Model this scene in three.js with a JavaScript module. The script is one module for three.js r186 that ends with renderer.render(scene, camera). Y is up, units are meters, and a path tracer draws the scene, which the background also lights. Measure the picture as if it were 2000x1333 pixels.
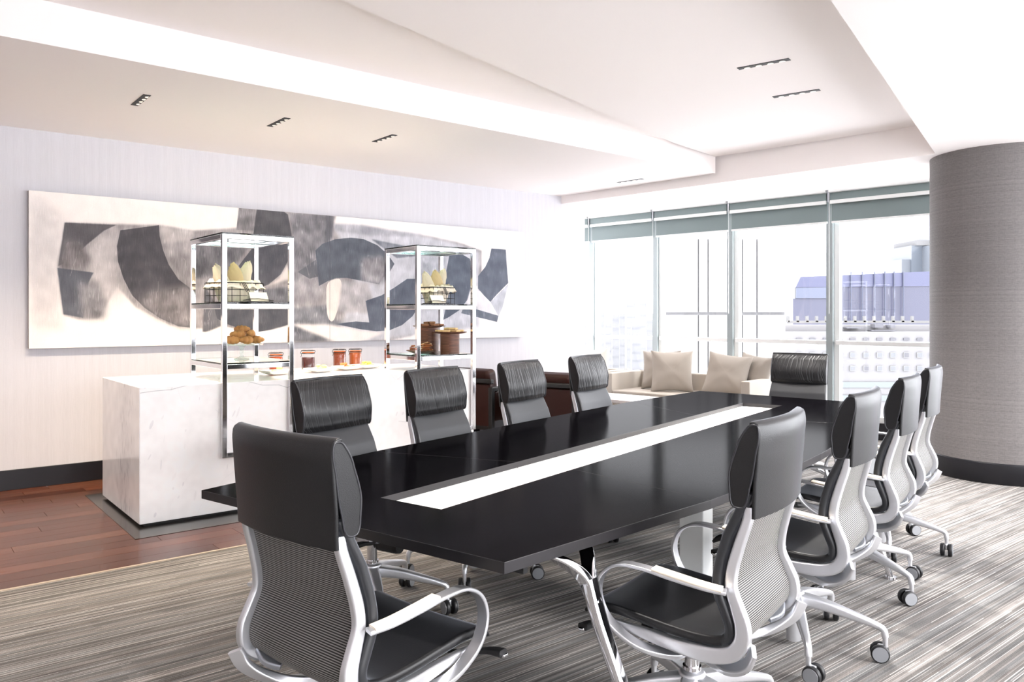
import * as THREE from 'three';
import { RoundedBoxGeometry } from 'three/addons/geometries/RoundedBoxGeometry.js';
import { mergeGeometries, mergeVertices, toCreasedNormals } from 'three/addons/utils/BufferGeometryUtils.js';
import { RectAreaLightUniformsLib } from 'three/addons/lights/RectAreaLightUniformsLib.js';
import { createNoise2D } from 'simplex-noise';

// ---------------------------------------------------------------- camera, sky, exposure
RectAreaLightUniformsLib.init();
const scene = new THREE.Scene();
const FOCAL = 1535;                                   // focal length in pixels of the 2000 x 1333 frame
const camera = new THREE.PerspectiveCamera(2 * Math.atan(666.5 / FOCAL) * 180 / Math.PI, 2000 / 1333, 0.05, 2000);
camera.position.set(0, 1.4, 0);
camera.lookAt(0, 1.4, -10);
camera.setViewOffset(2000, 1333, 0, 53.5, 2000, 1333); // rising-front lens: level camera, horizon above the middle
scene.background = new THREE.Color().setRGB(2.55, 2.58, 2.7); // bright hazy overcast sky
const sun = new THREE.DirectionalLight(new THREE.Color().setRGB(1, 0.97, 0.95), 2.1); // low sun, softened by thick haze, from the right
sun.position.set(80, 40, 46); sun.target.position.set(0, 0, 0); sun.shadow.radius = 40; sun.castShadow = true;
Object.assign(sun.shadow.camera, { left: -20, right: 20, top: 20, bottom: -20, near: 1, far: 300 }); sun.shadow.mapSize.set(4096, 4096);
sun.name = 'sun'; scene.add(sun, sun.target);
const renderer = new THREE.WebGLRenderer({ antialias: true });
renderer.toneMapping = THREE.LinearToneMapping;
renderer.toneMappingExposure = 2.8;
renderer.shadowMap.enabled = true;

// ---------------------------------------------------------------- helpers
const seeded = (s) => () => { s = (s + 0x6d2b79f5) | 0; let t = Math.imul(s ^ (s >>> 15), 1 | s); t = (t + Math.imul(t ^ (t >>> 7), 61 | t)) ^ t; return ((t ^ (t >>> 14)) >>> 0) / 4294967296; };
const rnd = seeded(7);
const V3 = (x, y, z) => new THREE.Vector3(x, y, z);
const taken = new Map();
const numbered = (name) => { const n = taken.get(name) ?? 0; taken.set(name, n + 1); return n ? name + '_' + String(n).padStart(3, '0') : name; };
const turnOf = (dx, dz) => Math.atan2(-dz, dx);       // rotation.y that sends local +x along (dx, dz)
function tag(o, label, category, group) { o.userData.label = label; o.userData.category = category; if (group) o.userData.group = group; return o; }
function thing(name, label, category, [x, y, z] = [0, 0, 0], turn = 0, group) {
  const o = new THREE.Group(); o.name = numbered(name); o.position.set(x, y, z); o.rotation.y = turn; scene.add(o);
  return tag(o, label, category, group);
}
function part(name, geometry, material, parent, pos, rot) {
  const m = new THREE.Mesh(geometry, material); m.name = name; m.castShadow = m.receiveShadow = true;
  if (pos) m.position.set(...pos); if (rot) m.rotation.set(...rot);
  parent.add(m); return m;
}
function single(name, label, category, geometry, material, pos = [0, 0, 0], turn = 0, group) {
  const m = part(numbered(name), geometry, material, scene, pos, [0, turn, 0]); return tag(m, label, category, group);
}
function structure(name, label, category, pos = [0, 0, 0], turn = 0) { const o = thing(name, label, category, pos, turn); o.userData.kind = 'structure'; return o; }
const box = (w, h, d, x = 0, y = 0, z = 0) => new THREE.BoxGeometry(w, h, d).translate(x, y, z);
const rbox = (w, h, d, r, x = 0, y = 0, z = 0, s = 2) => new RoundedBoxGeometry(w, h, d, s, r).translate(x, y, z);
const cyl = (r0, r1, h, x = 0, y = 0, z = 0, n = 28) => new THREE.CylinderGeometry(r0, r1, h, n).translate(x, y, z);
const lathe = (pts, n = 36) => new THREE.LatheGeometry(pts.map((p) => new THREE.Vector2(p[0], p[1])), n);
const merge = (list) => mergeGeometries(list.map((g) => { const h = g.index ? g.toNonIndexed() : g; for (const k of Object.keys(h.attributes)) if (!['position', 'normal', 'uv'].includes(k)) h.deleteAttribute(k); return h; }));
const tube = (pts, r, n = 40, k = 8, closed = false) => new THREE.TubeGeometry(new THREE.CatmullRomCurve3(pts.map((p) => V3(...p)), closed), n, r, k, closed);
function boxUV(g, s = 1) {                            // uv in metres, from the face direction
  const h = g.index ? g.toNonIndexed() : g, p = h.attributes.position, uv = new Float32Array(p.count * 2), a = V3(), b = V3(), c = V3();
  for (let i = 0; i < p.count; i += 3) {
    a.fromBufferAttribute(p, i); b.fromBufferAttribute(p, i + 1); c.fromBufferAttribute(p, i + 2);
    const n = b.clone().sub(a).cross(c.clone().sub(a)), ax = Math.abs(n.x), ay = Math.abs(n.y), az = Math.abs(n.z);
    [a, b, c].forEach((v, j) => { const q = ay >= ax && ay >= az ? [v.x, v.z] : ax >= az ? [v.z, v.y] : [v.x, v.y]; uv[(i + j) * 2] = q[0] * s; uv[(i + j) * 2 + 1] = q[1] * s; });
  }
  h.setAttribute('uv', new THREE.BufferAttribute(uv, 2)); return h;
}
// closed polygon (x, z) in metres, extruded from height y0 to y1
function slab(pts, y0, y1, bevel = 0, holes = []) {
  const s = new THREE.Shape(pts.map(([x, z]) => new THREE.Vector2(x, -z)));
  for (const h of holes) s.holes.push(new THREE.Path(h.map(([x, z]) => new THREE.Vector2(x, -z))));
  const g = new THREE.ExtrudeGeometry(s, { depth: y1 - y0 - 2 * bevel, bevelEnabled: bevel > 0, bevelSize: bevel, bevelThickness: bevel, bevelOffset: -bevel, bevelSegments: 2, curveSegments: 24 });
  g.rotateX(-Math.PI / 2).translate(0, y0 + bevel, 0); return boxUV(g);
}
// rounded rectangle section: w across the side axis, h along the normal
function rr(w, h, r, k = 3) {
  const out = []; r = Math.min(r, w / 2 - 1e-5, h / 2 - 1e-5);
  for (const [cx, cy, a0] of [[w / 2 - r, h / 2 - r, 0], [-w / 2 + r, h / 2 - r, 90], [-w / 2 + r, -h / 2 + r, 180], [w / 2 - r, -h / 2 + r, 270]])
    for (let i = 0; i <= k; i++) { const a = (a0 + 90 * i / k) * Math.PI / 180; out.push([cx + r * Math.cos(a), cy + r * Math.sin(a)]); }
  return out;
}
// sweep of a section along a smooth path; the side axis stays as given, the normal is tangent x side
function sweep(pts, n, section, { side = V3(1, 0, 0), bend = 0, closed = false, cross = 0 } = {}) {
  const curve = new THREE.CatmullRomCurve3(pts.map((p) => V3(...p)), closed, 'centripetal'), pos = [], uv = [], idx = [];
  const L = curve.getLength(); let m = 0;
  for (let i = 0; i <= n; i++) {
    const t = i / n, c = curve.getPointAt(t), T = curve.getTangentAt(t).normalize(), S = side.clone().addScaledVector(T, -side.dot(T)).normalize(), N = T.clone().cross(S);
    let sec = section(t);
    if (cross) { const wide = []; sec.forEach((p, j) => { const q = sec[(j + 1) % sec.length]; wide.push(p); if (Math.abs(q[0] - p[0]) > cross) { const k = Math.ceil(Math.abs(q[0] - p[0]) / cross); for (let a = 1; a < k; a++) wide.push([p[0] + (q[0] - p[0]) * a / k, p[1] + (q[1] - p[1]) * a / k]); } }); sec = wide; }
    if (!m) m = sec.length;
    let u = 0;
    for (let j = 0; j <= m; j++) {
      const p = sec[j % m], q = sec[(j + m - 1) % m]; if (j) u += Math.hypot(p[0] - q[0], p[1] - q[1]);
      const v = c.clone().addScaledVector(S, p[0]).addScaledVector(N, p[1] + bend * p[0] * p[0]);
      pos.push(v.x, v.y, v.z); uv.push(u, t * L);
    }
  }
  for (let i = 0; i < n; i++) for (let j = 0; j < m; j++) { const a = i * (m + 1) + j, b = a + m + 1; idx.push(a, b, a + 1, a + 1, b, b + 1); }
  if (!closed) for (const i of [0, n]) {
    const at = pos.length / 3; let cx = 0, cy = 0, cz = 0;
    for (let j = 0; j < m; j++) { const o = (i * (m + 1) + j) * 3; pos.push(pos[o], pos[o + 1], pos[o + 2]); uv.push(0, 0); cx += pos[o] / m; cy += pos[o + 1] / m; cz += pos[o + 2] / m; }
    pos.push(cx, cy, cz); uv.push(0, 0);
    for (let j = 0; j < m; j++) { const a = at + j, b = at + (j + 1) % m, c = at + m; i ? idx.push(a, c, b) : idx.push(a, b, c); }
  }
  const g = new THREE.BufferGeometry();
  g.setAttribute('position', new THREE.Float32BufferAttribute(pos, 3)); g.setAttribute('uv', new THREE.Float32BufferAttribute(uv, 2)); g.setIndex(idx);
  let vol = 0; const a = V3(), b = V3(), c = V3();
  for (let i = 0; i < idx.length; i += 3) { a.fromArray(pos, idx[i] * 3); b.fromArray(pos, idx[i + 1] * 3); c.fromArray(pos, idx[i + 2] * 3); vol += a.dot(b.cross(c)); }
  if (vol < 0) for (let i = 0; i < idx.length; i += 3) { const s = idx[i]; idx[i] = idx[i + 1]; idx[i + 1] = s; }
  g.setIndex(idx); g.computeVertexNormals();
  const nn = g.attributes.normal;                      // close the seam of the section
  for (let i = 0; i <= n; i++) { const p = i * (m + 1), q = p + m, x = nn.getX(p) + nn.getX(q), y = nn.getY(p) + nn.getY(q), z = nn.getZ(p) + nn.getZ(q), l = Math.hypot(x, y, z) || 1; nn.setXYZ(p, x / l, y / l, z / l); nn.setXYZ(q, x / l, y / l, z / l); }
  return g;
}
const lerp = (a, b, t) => a + (b - a) * t;
const curve1 = (pts) => (t) => { for (let i = 1; i < pts.length; i++) if (t <= pts[i][0]) { const k = (t - pts[i - 1][0]) / (pts[i][0] - pts[i - 1][0]); return lerp(pts[i - 1][1], pts[i][1], k * k * (3 - 2 * k)); } return pts[pts.length - 1][1]; };

// ---------------------------------------------------------------- textures and materials
const noise = createNoise2D(seeded(11)), noiseB = createNoise2D(seeded(23));
function pixels(w, h, f, srgb = true) {
  const d = new Uint8Array(w * h * 4);
  for (let y = 0; y < h; y++) for (let x = 0; x < w; x++) { const c = f(x, y), o = (y * w + x) * 4; d[o] = Math.max(0, Math.min(255, c[0])); d[o + 1] = Math.max(0, Math.min(255, c[1])); d[o + 2] = Math.max(0, Math.min(255, c[2])); d[o + 3] = 255; }
  const t = new THREE.DataTexture(d, w, h, THREE.RGBAFormat); t.magFilter = THREE.LinearFilter; t.wrapS = t.wrapT = THREE.RepeatWrapping; if (srgb) t.colorSpace = THREE.SRGBColorSpace; t.needsUpdate = true; return t;
}
const std = (o) => new THREE.MeshStandardMaterial(o), phys = (o) => new THREE.MeshPhysicalMaterial(o);
const scaled = (t, sx, sy) => { const c = t.clone(); c.repeat.set(sx, sy); c.needsUpdate = true; return c; };

// striped woven carpet: 2.4 m along the stripes, 1.8 m across
const CW = 2048, CH = 1536;
const carpetTex = (() => {
  const rows = [], r = seeded(5); let y = 0, last = false;
  while (y < CH) {
    const light = !last && r() < 0.5, h = light ? 2 + Math.floor(r() * 3) : 4 + Math.floor(r() * 8), tone = light ? 162 + r() * 30 : 84 + r() * 42, cut = Math.floor(r() * CW), len = 500 + r() * 1100, other = light ? 108 + r() * 40 : tone + (r() - 0.5) * 34, warm = (r() - 0.5) * 10;
    for (let k = 0; k < h && y < CH; k++, y++) rows.push({ tone, cut, len, other, warm, light, edge: k === 0 && !light });
    last = light;
  }
  return pixels(CW, CH, (x, y) => {
    const q = rows[y], inside = ((x - q.cut + CW) % CW) < q.len; let v = inside ? q.tone : q.other;
    const weave = q.light ? Math.sin(x * 0.9 + y) * 9 : (((x + y * 2) >> 2) & 1 ? 13 : -13) * (0.7 + 0.5 * noise(x * 0.02, y * 0.05));
    v += weave + (rnd() - 0.5) * 34 + noiseB(x / 300, y / 60) * 10; if (q.edge) v -= 26;
    v *= 1.06; return [v + 1 + q.warm, v * 0.98 + q.warm * 0.4, v * 0.955];
  });
})();
const carpetBump = pixels(512, 512, (x, y) => { const v = 128 + (((x + y * 2) >> 1) & 1 ? 40 : -40) + (rnd() - 0.5) * 80; return [v, v, v]; }, false);
const M = {};
M.carpet = std({ map: scaled(carpetTex, 1 / 2.4, 1 / 1.8), bumpMap: scaled(carpetBump, 2.4, 2.4), bumpScale: 0.002, roughness: 0.95 });
M.carpetEdge = std({ color: '#b9ab99', roughness: 0.45, metalness: 0.5 });
const woodTex = (seed, base, k, ring) => { const n = createNoise2D(seeded(seed)); return pixels(1024, 256, (x, y) => { const g = n(x / 260, y / 9) * 0.5 + n(x / 90, y / 3.2) * 0.3 + n(x / 700, y / 40) * 0.6 + (rnd() - 0.5) * 0.25; const f = 1 + g * k + Math.sin(y / ring + n(x / 500, y / 60) * 4) * k * 0.35; return [base[0] * f, base[1] * f, base[2] * f]; }); };
const floorWood = woodTex(3, [92, 56, 40], 0.17, 9);
M.planks = ['#ffffff', '#dccbc0', '#f4e0d4', '#c9b5a8', '#fff0e6', '#d8c0b2'].map((c) => phys({ map: floorWood, color: c, roughness: 0.24, specularIntensity: 0.45 }));
M.inlay = std({ color: '#2c2a29', roughness: 0.2 });
M.subfloor = std({ color: '#3a322d', roughness: 0.9 });
const wallTex = (() => { const col = Array.from({ length: 1024 }, (_, x) => noise(x / 3, 1) * 0.5 + noise(x / 40, 5) * 0.5); return pixels(1024, 512, (x, y) => { const f = 1 + col[x] * 0.02 + (rnd() - 0.5) * 0.02 + noise(x / 4, y / 90) * 0.012; return [214 * f, 213 * f, 219 * f]; }); })();
M.wall = std({ map: scaled(wallTex, 1 / 1.6, 1 / 1.2), roughness: 0.75 });
M.wallPlain = std({ color: '#e9e4e3', roughness: 0.8 });
M.ceiling = std({ color: '#fbf5f3', roughness: 0.9 });
M.blackTrim = std({ color: '#14141a', roughness: 0.35 });
const linen = (() => { const a = [], b = []; for (let i = 0; i < 1024; i++) { a.push(rnd()); b.push(rnd()); } return pixels(1024, 1024, (x, y) => { const s = a[y] * 0.5 + noise(x / 60, y / 1.5) * 0.32 + noiseB(x / 1.6, y / 50) * 0.2 + b[x] * 0.22 + (((x >> 1) + (y >> 1)) & 1 ? 0.10 : -0.10) + (rnd() - 0.5) * 0.3; const v = 96 + s * 44; return [v * 1.01, v * 0.975, v * 0.965]; }); })();
M.columnCloth = std({ map: scaled(linen, 1 / 0.9, 1 / 0.9), roughness: 0.7, bumpMap: scaled(linen, 1 / 0.9, 1 / 0.9), bumpScale: 0.0015 });
M.frameWhite = std({ color: '#eef0ef', roughness: 0.45 });
M.mullion = std({ color: '#a3adaf', roughness: 0.4, metalness: 0.25 });
M.blind = std({ color: '#7f8c8d', roughness: 0.85 });
M.blindBar = std({ color: '#eceeed', roughness: 0.45 });
M.glass = phys({ color: '#ffffff', transmission: 1, thickness: 0, roughness: 0, ior: 1.5 });
M.shelfGlass = phys({ color: '#eefaf4', transmission: 1, thickness: 0.01, roughness: 0, ior: 1.5, attenuationColor: new THREE.Color('#2f9b78'), attenuationDistance: 0.12 });
M.black = std({ color: '#0d0d0f', roughness: 0.5 });
M.dark = std({ color: '#1a1a1d', roughness: 0.45 });
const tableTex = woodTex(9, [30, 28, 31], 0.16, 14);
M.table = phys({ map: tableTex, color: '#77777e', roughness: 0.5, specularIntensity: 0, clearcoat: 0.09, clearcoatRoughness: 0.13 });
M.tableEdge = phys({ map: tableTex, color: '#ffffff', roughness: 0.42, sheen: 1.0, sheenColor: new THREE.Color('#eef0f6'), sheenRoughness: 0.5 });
M.tablePanel = std({ color: '#fcfaf4', roughness: 0.3 });
M.chrome = std({ color: '#e9e9ec', metalness: 1, roughness: 0.07 });
M.alu = std({ color: '#dcdde1', metalness: 0.85, roughness: 0.36 });
M.aluDark = std({ color: '#a9adb5', metalness: 0.85, roughness: 0.4 });
const creaseTex = pixels(512, 256, (x, y) => { const a = noise(x / 26 + noise(x / 120, y / 140) * 0.5, y / 260), fold = 1 - Math.min(1, Math.abs(a) * 2.6), where = 0.35 + 0.65 * Math.max(0, noiseB(x / 130, y / 200)); const v = 190 - fold * fold * 130 * where + noiseB(x / 40, y / 60) * 14; return [v, v, v]; }, false);
const grainTex = pixels(256, 256, (x, y) => { const v = 128 + noise(x / 3, y / 3) * 50 + noiseB(x / 7, y / 7) * 40; return [v, v, v]; }, false);
M.leather = phys({ color: '#111113', roughness: 0.38, sheen: 1.0, sheenColor: new THREE.Color('#e2e9f8'), sheenRoughness: 0.45, bumpMap: scaled(grainTex, 6, 6), bumpScale: 0.0004, specularIntensity: 1.0 });
M.leatherSatin = phys({ color: '#17181b', roughness: 0.42, sheen: 1.0, sheenColor: new THREE.Color('#e2e9f8'), sheenRoughness: 0.85 });
M.leatherCrease = phys({ color: '#111113', roughness: 0.36, sheen: 0.8, sheenColor: new THREE.Color('#e2e9f8'), sheenRoughness: 0.45, bumpMap: scaled(creaseTex, 1.35, 1.2), bumpScale: 0.006 });
M.piping = phys({ color: '#2a2a2e', roughness: 0.35 });
const ribTex = pixels(8, 32, (x, y) => { const v = y < 14 ? 150 : y < 17 ? 80 : 16; return [v, v * 0.99, v * 0.97]; });
const ribBump = pixels(8, 32, (x, y) => { const v = y < 16 ? 120 + 120 * Math.sin(y / 16 * Math.PI) : 20; return [v, v, v]; }, false);
M.ribbed = std({ map: scaled(ribTex, 4, 1 / 0.0062), bumpMap: scaled(ribBump, 4, 1 / 0.0062), bumpScale: 0.002, roughness: 0.5 });
M.armPad = std({ color: '#e7dccb', roughness: 0.5 });
M.wheel = std({ color: '#131316', roughness: 0.5 });
M.wheelCap = std({ color: '#8f9195', roughness: 0.45, metalness: 0.2 });
const marbleTex = (() => {
  const c = document.createElement('canvas'); c.width = 2048; c.height = 1024; const g = c.getContext('2d'); g.fillStyle = '#fffdfc'; g.fillRect(0, 0, 2048, 1024);
  const r = seeded(31);
  const vein = (x, y, a, len, w, alpha) => { g.strokeStyle = `rgba(128,128,134,${alpha})`; g.lineWidth = w; g.beginPath(); g.moveTo(x, y); for (let i = 0; i < len; i++) { a += (r() - 0.5) * 0.5; x += Math.cos(a) * 9; y += Math.sin(a) * 9; g.lineTo(x, y); } g.stroke(); };
  for (let i = 0; i < 46; i++) vein(r() * 2048, r() * 1024, r() * 6.28, 10 + r() * 40, 0.8 + r() * 2, 0.03 + r() * 0.08);
  for (let i = 0; i < 5; i++) { const x = r() * 2048, y = 200 + r() * 600; vein(x, y, (r() - 0.5) * 0.5, 60, 2.5, 0.2); vein(x + 2, y + 3, (r() - 0.5) * 0.5, 40, 6, 0.04); }
  g.strokeStyle = 'rgba(120,118,124,0.42)'; g.lineWidth = 2.6; g.beginPath(); g.moveTo(0, 380); [[60, 374], [140, 372], [230, 352], [330, 346], [430, 340], [520, 352], [600, 376], [690, 380], [800, 420]].forEach(([x, y]) => g.lineTo(x, y)); g.stroke();
  for (let i = 0; i < 90; i++) { g.fillStyle = `rgba(110,112,125,${0.03 + r() * 0.09})`; const x = r() * 2048, y = r() * 1024; g.beginPath(); g.ellipse(x, y, 2 + r() * 5, 5 + r() * 22, r() * 0.5, 0, 7); g.fill(); }
  const d = g.getImageData(0, 0, 2048, 1024), p = d.data;
  for (let i = 0, k = 0; i < p.length; i += 4, k++) { const x = k % 2048, y = k >> 11, f = 1 + noise(x / 260, y / 200) * 0.018 + noiseB(x / 60, y / 60) * 0.01; p[i] = Math.min(255, p[i] * f); p[i + 1] = Math.min(255, p[i + 1] * f); p[i + 2] = Math.min(255, p[i + 2] * f); }
  g.putImageData(d, 0, 0); const t = new THREE.CanvasTexture(c); t.colorSpace = THREE.SRGBColorSpace; t.wrapS = t.wrapT = THREE.RepeatWrapping; return t;
})();
const marbleEnd = pixels(512, 512, (x, y) => { const s = noise(x / 18, y / 120) * 0.5 + noiseB(x / 6, y / 60) * 0.5, band = Math.exp(-(((x - 330 + noise(3, y / 120) * 40) / 90) ** 2)); const dk = Math.max(0, s - 0.28) * 150 * band + noise(x / 90, y / 90) * 5 + band * 14; return [246 - dk, 245 - dk, 247 - dk * 0.9]; });
M.marble = phys({ map: scaled(marbleTex, 1 / 2.8, 1 / 1.4), roughness: 0.16 });
M.marbleEnd = phys({ map: scaled(marbleEnd, 1 / 1.08, 1 / 0.92), roughness: 0.14 });
M.sofa = std({ color: '#b3aba1', roughness: 0.9 });
M.cushion = std({ color: '#a19990', roughness: 0.95, bumpMap: scaled(linen, 3, 3), bumpScale: 0.001 });
M.cushionPale = std({ color: '#bdb8b0', roughness: 0.95 });
M.brownLeather = phys({ color: '#2a0e08', roughness: 0.45, specularIntensity: 0.5 });
M.whiteTop = std({ color: '#f0eeec', roughness: 0.25 });

// ---------------------------------------------------------------- the room: frames of reference
const frame = (ox, oz, dx, dz) => { const l = Math.hypot(dx, dz); dx /= l; dz /= l; return { turn: turnOf(dx, dz), at: (a, y, b) => [ox + dx * a - dz * b, y, oz + dz * a + dx * b], local: (x, z) => [(x - ox) * dx + (z - oz) * dz, -(x - ox) * dz + (z - oz) * dx] }; };
const artF = frame(-4.034, -6.193, 0.778, -0.628);    // along the art wall; b points into the room
const counterF = frame(-2.429, -5.129, 0.778, -0.628); // near left corner of the counter; b points away from the wall
const tableF = frame(-0.02, -2.083, 0.588, -0.809);   // near right corner of the table; a along it
const glassF = frame(4.536, -8.346, 0.716, 0.698);    // along the window front, b into the room
const sideF = frame(7.2, -5.75, -0.588, 0.809);       // window front on the right, outside the picture

const floor = structure('floor', 'striped grey carpet with a strip of brown wood planks by the wall', 'floor', artF.at(0, 0, 0), artF.turn);
part('carpet', slab([[-4.5, 2.657], [7.89, 2.657], [8.46, 7.4], [-2.1, 10.25], [-4.0, 10.0], [-4.5, 5]], -0.06, 0), M.carpet, floor);
part('subfloor', slab([[-4.5, 0], [6.4, 0], [7.217, -3.0], [7.89, 2.65], [-4.5, 2.65]], -0.06, -0.016), M.subfloor, floor);
part('edge_trim', box(12.39, 0.012, 0.022, 1.695, -0.002, 2.65), M.carpetEdge, floor);
{
  const r = seeded(77), W = 0.1388, lens = [0.9, 1.15, 1.4, 1.7], shapes = lens.map((l) => { const g = boxUV(box(l - 0.0022, 0.016, W - 0.0022, l / 2, -0.008, 0)); const uv = g.attributes.uv; return [0, 0.21, 0.43, 0.67].map((o) => { const q = g.clone(), w = q.attributes.uv; for (let i = 0; i < w.count; i++) w.setXY(i, uv.getX(i) * 0.55 + o * 1.7, uv.getY(i) * 2.2 + o); return q; }); });
  for (let k = 0; k < 19; k++) for (let u = -4.5 - r() * 0.9; u < 6.4;) {
    const s = Math.floor(r() * 4); if (u + lens[s] > -4.5 && u + lens[s] <= 6.42) part('plank', shapes[s][Math.floor(r() * 4)], M.planks[Math.floor(r() * 6)], floor, [u, 0, W * (k + 0.5)]);
    u += lens[s];
  }
  part('lounge_carpet', slab([[6.38, 0], [7.217, -3.0], [7.89, 2.65], [6.38, 2.65]], -0.016, 0), M.carpet, floor);
}
const inlay = structure('trim_1', 'dark stone strip set in the wood floor around the marble counter', 'floor trim', counterF.at(0, 0, 0), counterF.turn);
part('inlay', slab([[-0.09, -1.25], [2.85, -1.25], [2.85, 0.265], [-0.09, 0.265]], 0, 0.0025), M.inlay, inlay);

const wl = structure('wall_left', 'pale textured wall behind the marble counter', 'wall', artF.at(0, 0, 0), artF.turn);
part('wallcovering', boxUV(box(10.9, 3.3, 0.2, 0.95, 1.65, -0.1)), M.wall, wl);
const bl = structure('baseboard_left', 'tall black baseboard along the pale wall', 'baseboard', artF.at(0, 0, 0), artF.turn);
part('board', rbox(10.9, 0.16, 0.018, 0.003, 0.95, 0.08, 0.009), M.blackTrim, bl);
const wallFrom = (name, label, p, q) => { const f = frame(p[0], p[1], q[0] - p[0], q[1] - p[1]), l = Math.hypot(q[0] - p[0], q[1] - p[1]), w = structure(name, label, 'wall', f.at(0, 0, 0), f.turn); part('surface', boxUV(box(l, 3.3, 0.2, l / 2, 1.65, -0.1)), M.wallPlain, w); };
wallFrom('wall_far', 'plain return wall between the pale wall and the windows', [0.70, -10.29], [-0.3, -13.06]);
wallFrom('wall_entrance', 'plain white wall at the near left end of the room', [-0.87, 4.1], [-7.535, -3.367]);
wallFrom('wall_back', 'plain white wall behind the viewer', [0.77, 3.1], [-0.87, 4.1]);

const flat = (p) => [p[0], p[2]];
// ceiling: solid volumes at four heights, so that every step has its face
const ceiling = structure('ceiling', 'white stepped ceiling with a raised tray over the table', 'ceiling');
part('soffit', slab([[-4.2, 4.8], [3.68, -6.83], [0.52, -10.06], [0.30, -10.35], [-0.3, -12.6], [6.70, -5.72], [0.5, 2.9], [-0.87, 4.1]], 2.79, 3.32), M.ceiling, ceiling);
part('wall_side_panel', slab([flat(artF.at(-4.7, 0, -0.1)), flat(artF.at(6.05, 0, -0.1)), [0.70, -9.86], [2.15, -8.31], [-7.3, -0.34]], 2.885, 3.32), M.ceiling, ceiling);
part('upper_panel', slab([[1.575, -7.83], [1.57, -7.61], [-6.69, 3.99], [-7.35, -0.33]], 3.125, 3.32), M.ceiling, ceiling);
part('tray', slab([[1.55, -7.61], [2.15, -8.31], [3.69, -6.83], [-4.2, 4.8], [-6.69, 3.99]], 3.06, 3.32), M.ceiling, ceiling);
part('blind_pocket', slab([[-0.3, -12.6], [6.70, -5.72], [0.5, 2.9], [0.8, 3.1], [7.3, -5.75], [-0.3, -13.2]], 3.0, 3.32), M.ceiling, ceiling);
part('roof', slab([[-8.0, -3.3], [0.8, -10.5], [-0.8, -13.2], [7.6, -5.7], [0.7, 3.6], [-1, 4.6]], 3.33, 3.45), M.ceiling, ceiling);

// windows
const paneUp = (w) => new THREE.PlaneGeometry(w, 1.9).translate(0, 2.045, 0), paneLow = (w) => new THREE.PlaneGeometry(w, 0.80).translate(0, 0.64, 0);
let windowCount = 0;
function bay(F, a0, a1, label) {
  const w = a1 - a0, o = structure('window_' + (++windowCount), label, 'window', F.at((a0 + a1) / 2, 0, 0), F.turn), h = w / 2;
  part('mullion', merge([box(0.075, 3.0, 0.16, -h, 1.5, 0.0)]), M.mullion, o);
  part('frame', merge([box(0.06, 2.8, 0.07, -h + 0.068, 1.6, 0.0), box(0.03, 2.8, 0.05, h - 0.052, 1.6, -0.02), box(w - 0.07, 0.06, 0.07, 0, 0.215, 0), box(w - 0.07, 0.06, 0.07, 0, 2.97, 0)]), M.frameWhite, o);
  part('transom', rbox(w - 0.1, 0.05, 0.09, 0.008, 0.015, 1.065, 0.03), M.frameWhite, o);
  part('base', box(w, 0.185, 0.14, 0, 0.0925, 0.02), M.blackTrim, o);
  part('pane', paneUp(w - 0.1), M.glass, o, [0.015, 0, -0.02]); part('pane', paneLow(w - 0.1), M.glass, o, [0.015, 0, -0.02]);
  return o;
}
function blind(F, a0, a1, label) {
  const w = a1 - a0 - 0.035, o = thing('roller_blind', label, 'blind', F.at((a0 + a1) / 2 + 0.01, 0, 0), F.turn, 'roller blinds along the window front');
  part('cassette', rbox(w, 0.07, 0.08, 0.012, 0, 2.822, 0.15), M.blindBar, o);
  part('fabric', box(w - 0.01, 0.11, 0.004, 0, 2.73, 0.14), M.blind, o);
  part('hem_bar', rbox(w - 0.005, 0.042, 0.02, 0.006, 0, 2.68, 0.14), M.blindBar, o);
  part('rear_fabric', box(w - 0.02, 0.36, 0.004, 0, 2.64, 0.10), M.blind, o);
  part('rear_hem_bar', rbox(w - 0.01, 0.024, 0.016, 0.005, 0, 2.452, 0.10), M.blindBar, o);
  part('bracket', box(0.02, 0.30, 0.05, -w / 2 - 0.012, 2.83, 0.13), M.aluDark, o);
  part('chain', cyl(0.003, 0.003, 1.4, -w / 2 + 0.01, 2.1, 0.18, 6), M.blindBar, o);
}
const mull = [-6.75, -5.75, -4.64, -3.53, -2.40, -1.135, 0.1, 1.3, 2.5, 3.72];
const bayWords = ['far left window, hidden behind the pale wall', 'window sliver just right of the pale wall', 'narrow window looking on the hazy city', 'window facing a white panelled facade', 'window facing the white facade edge and the blue building', 'window beside the column facing the blue glass building', 'window behind the column', 'window past the column', 'window at the corner past the column'];
const blindWords = ['roller blind behind the end of the pale wall', 'grey roller blind sliver touching the end of the pale wall', 'grey roller blind above the window with the hazy city', 'grey roller blind above the left beige cushions', 'grey roller blind above the black chair at the far table end', 'grey roller blind running into the fabric column', 'grey roller blind behind the fabric column', 'grey roller blind past the fabric column', 'grey roller blind in the corner past the column'];
for (let i = 0; i + 1 < mull.length; i++) { bay(glassF, mull[i], mull[i + 1], bayWords[i]); blind(glassF, mull[i], mull[i + 1], blindWords[i]); }
for (let i = 0; i < 9; i++) bay(sideF, i * 1.215, (i + 1) * 1.215, 'window of the right side front, outside the picture, bay ' + ['one', 'two', 'three', 'four', 'five', 'six', 'seven', 'eight', 'nine'][i]);

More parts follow.
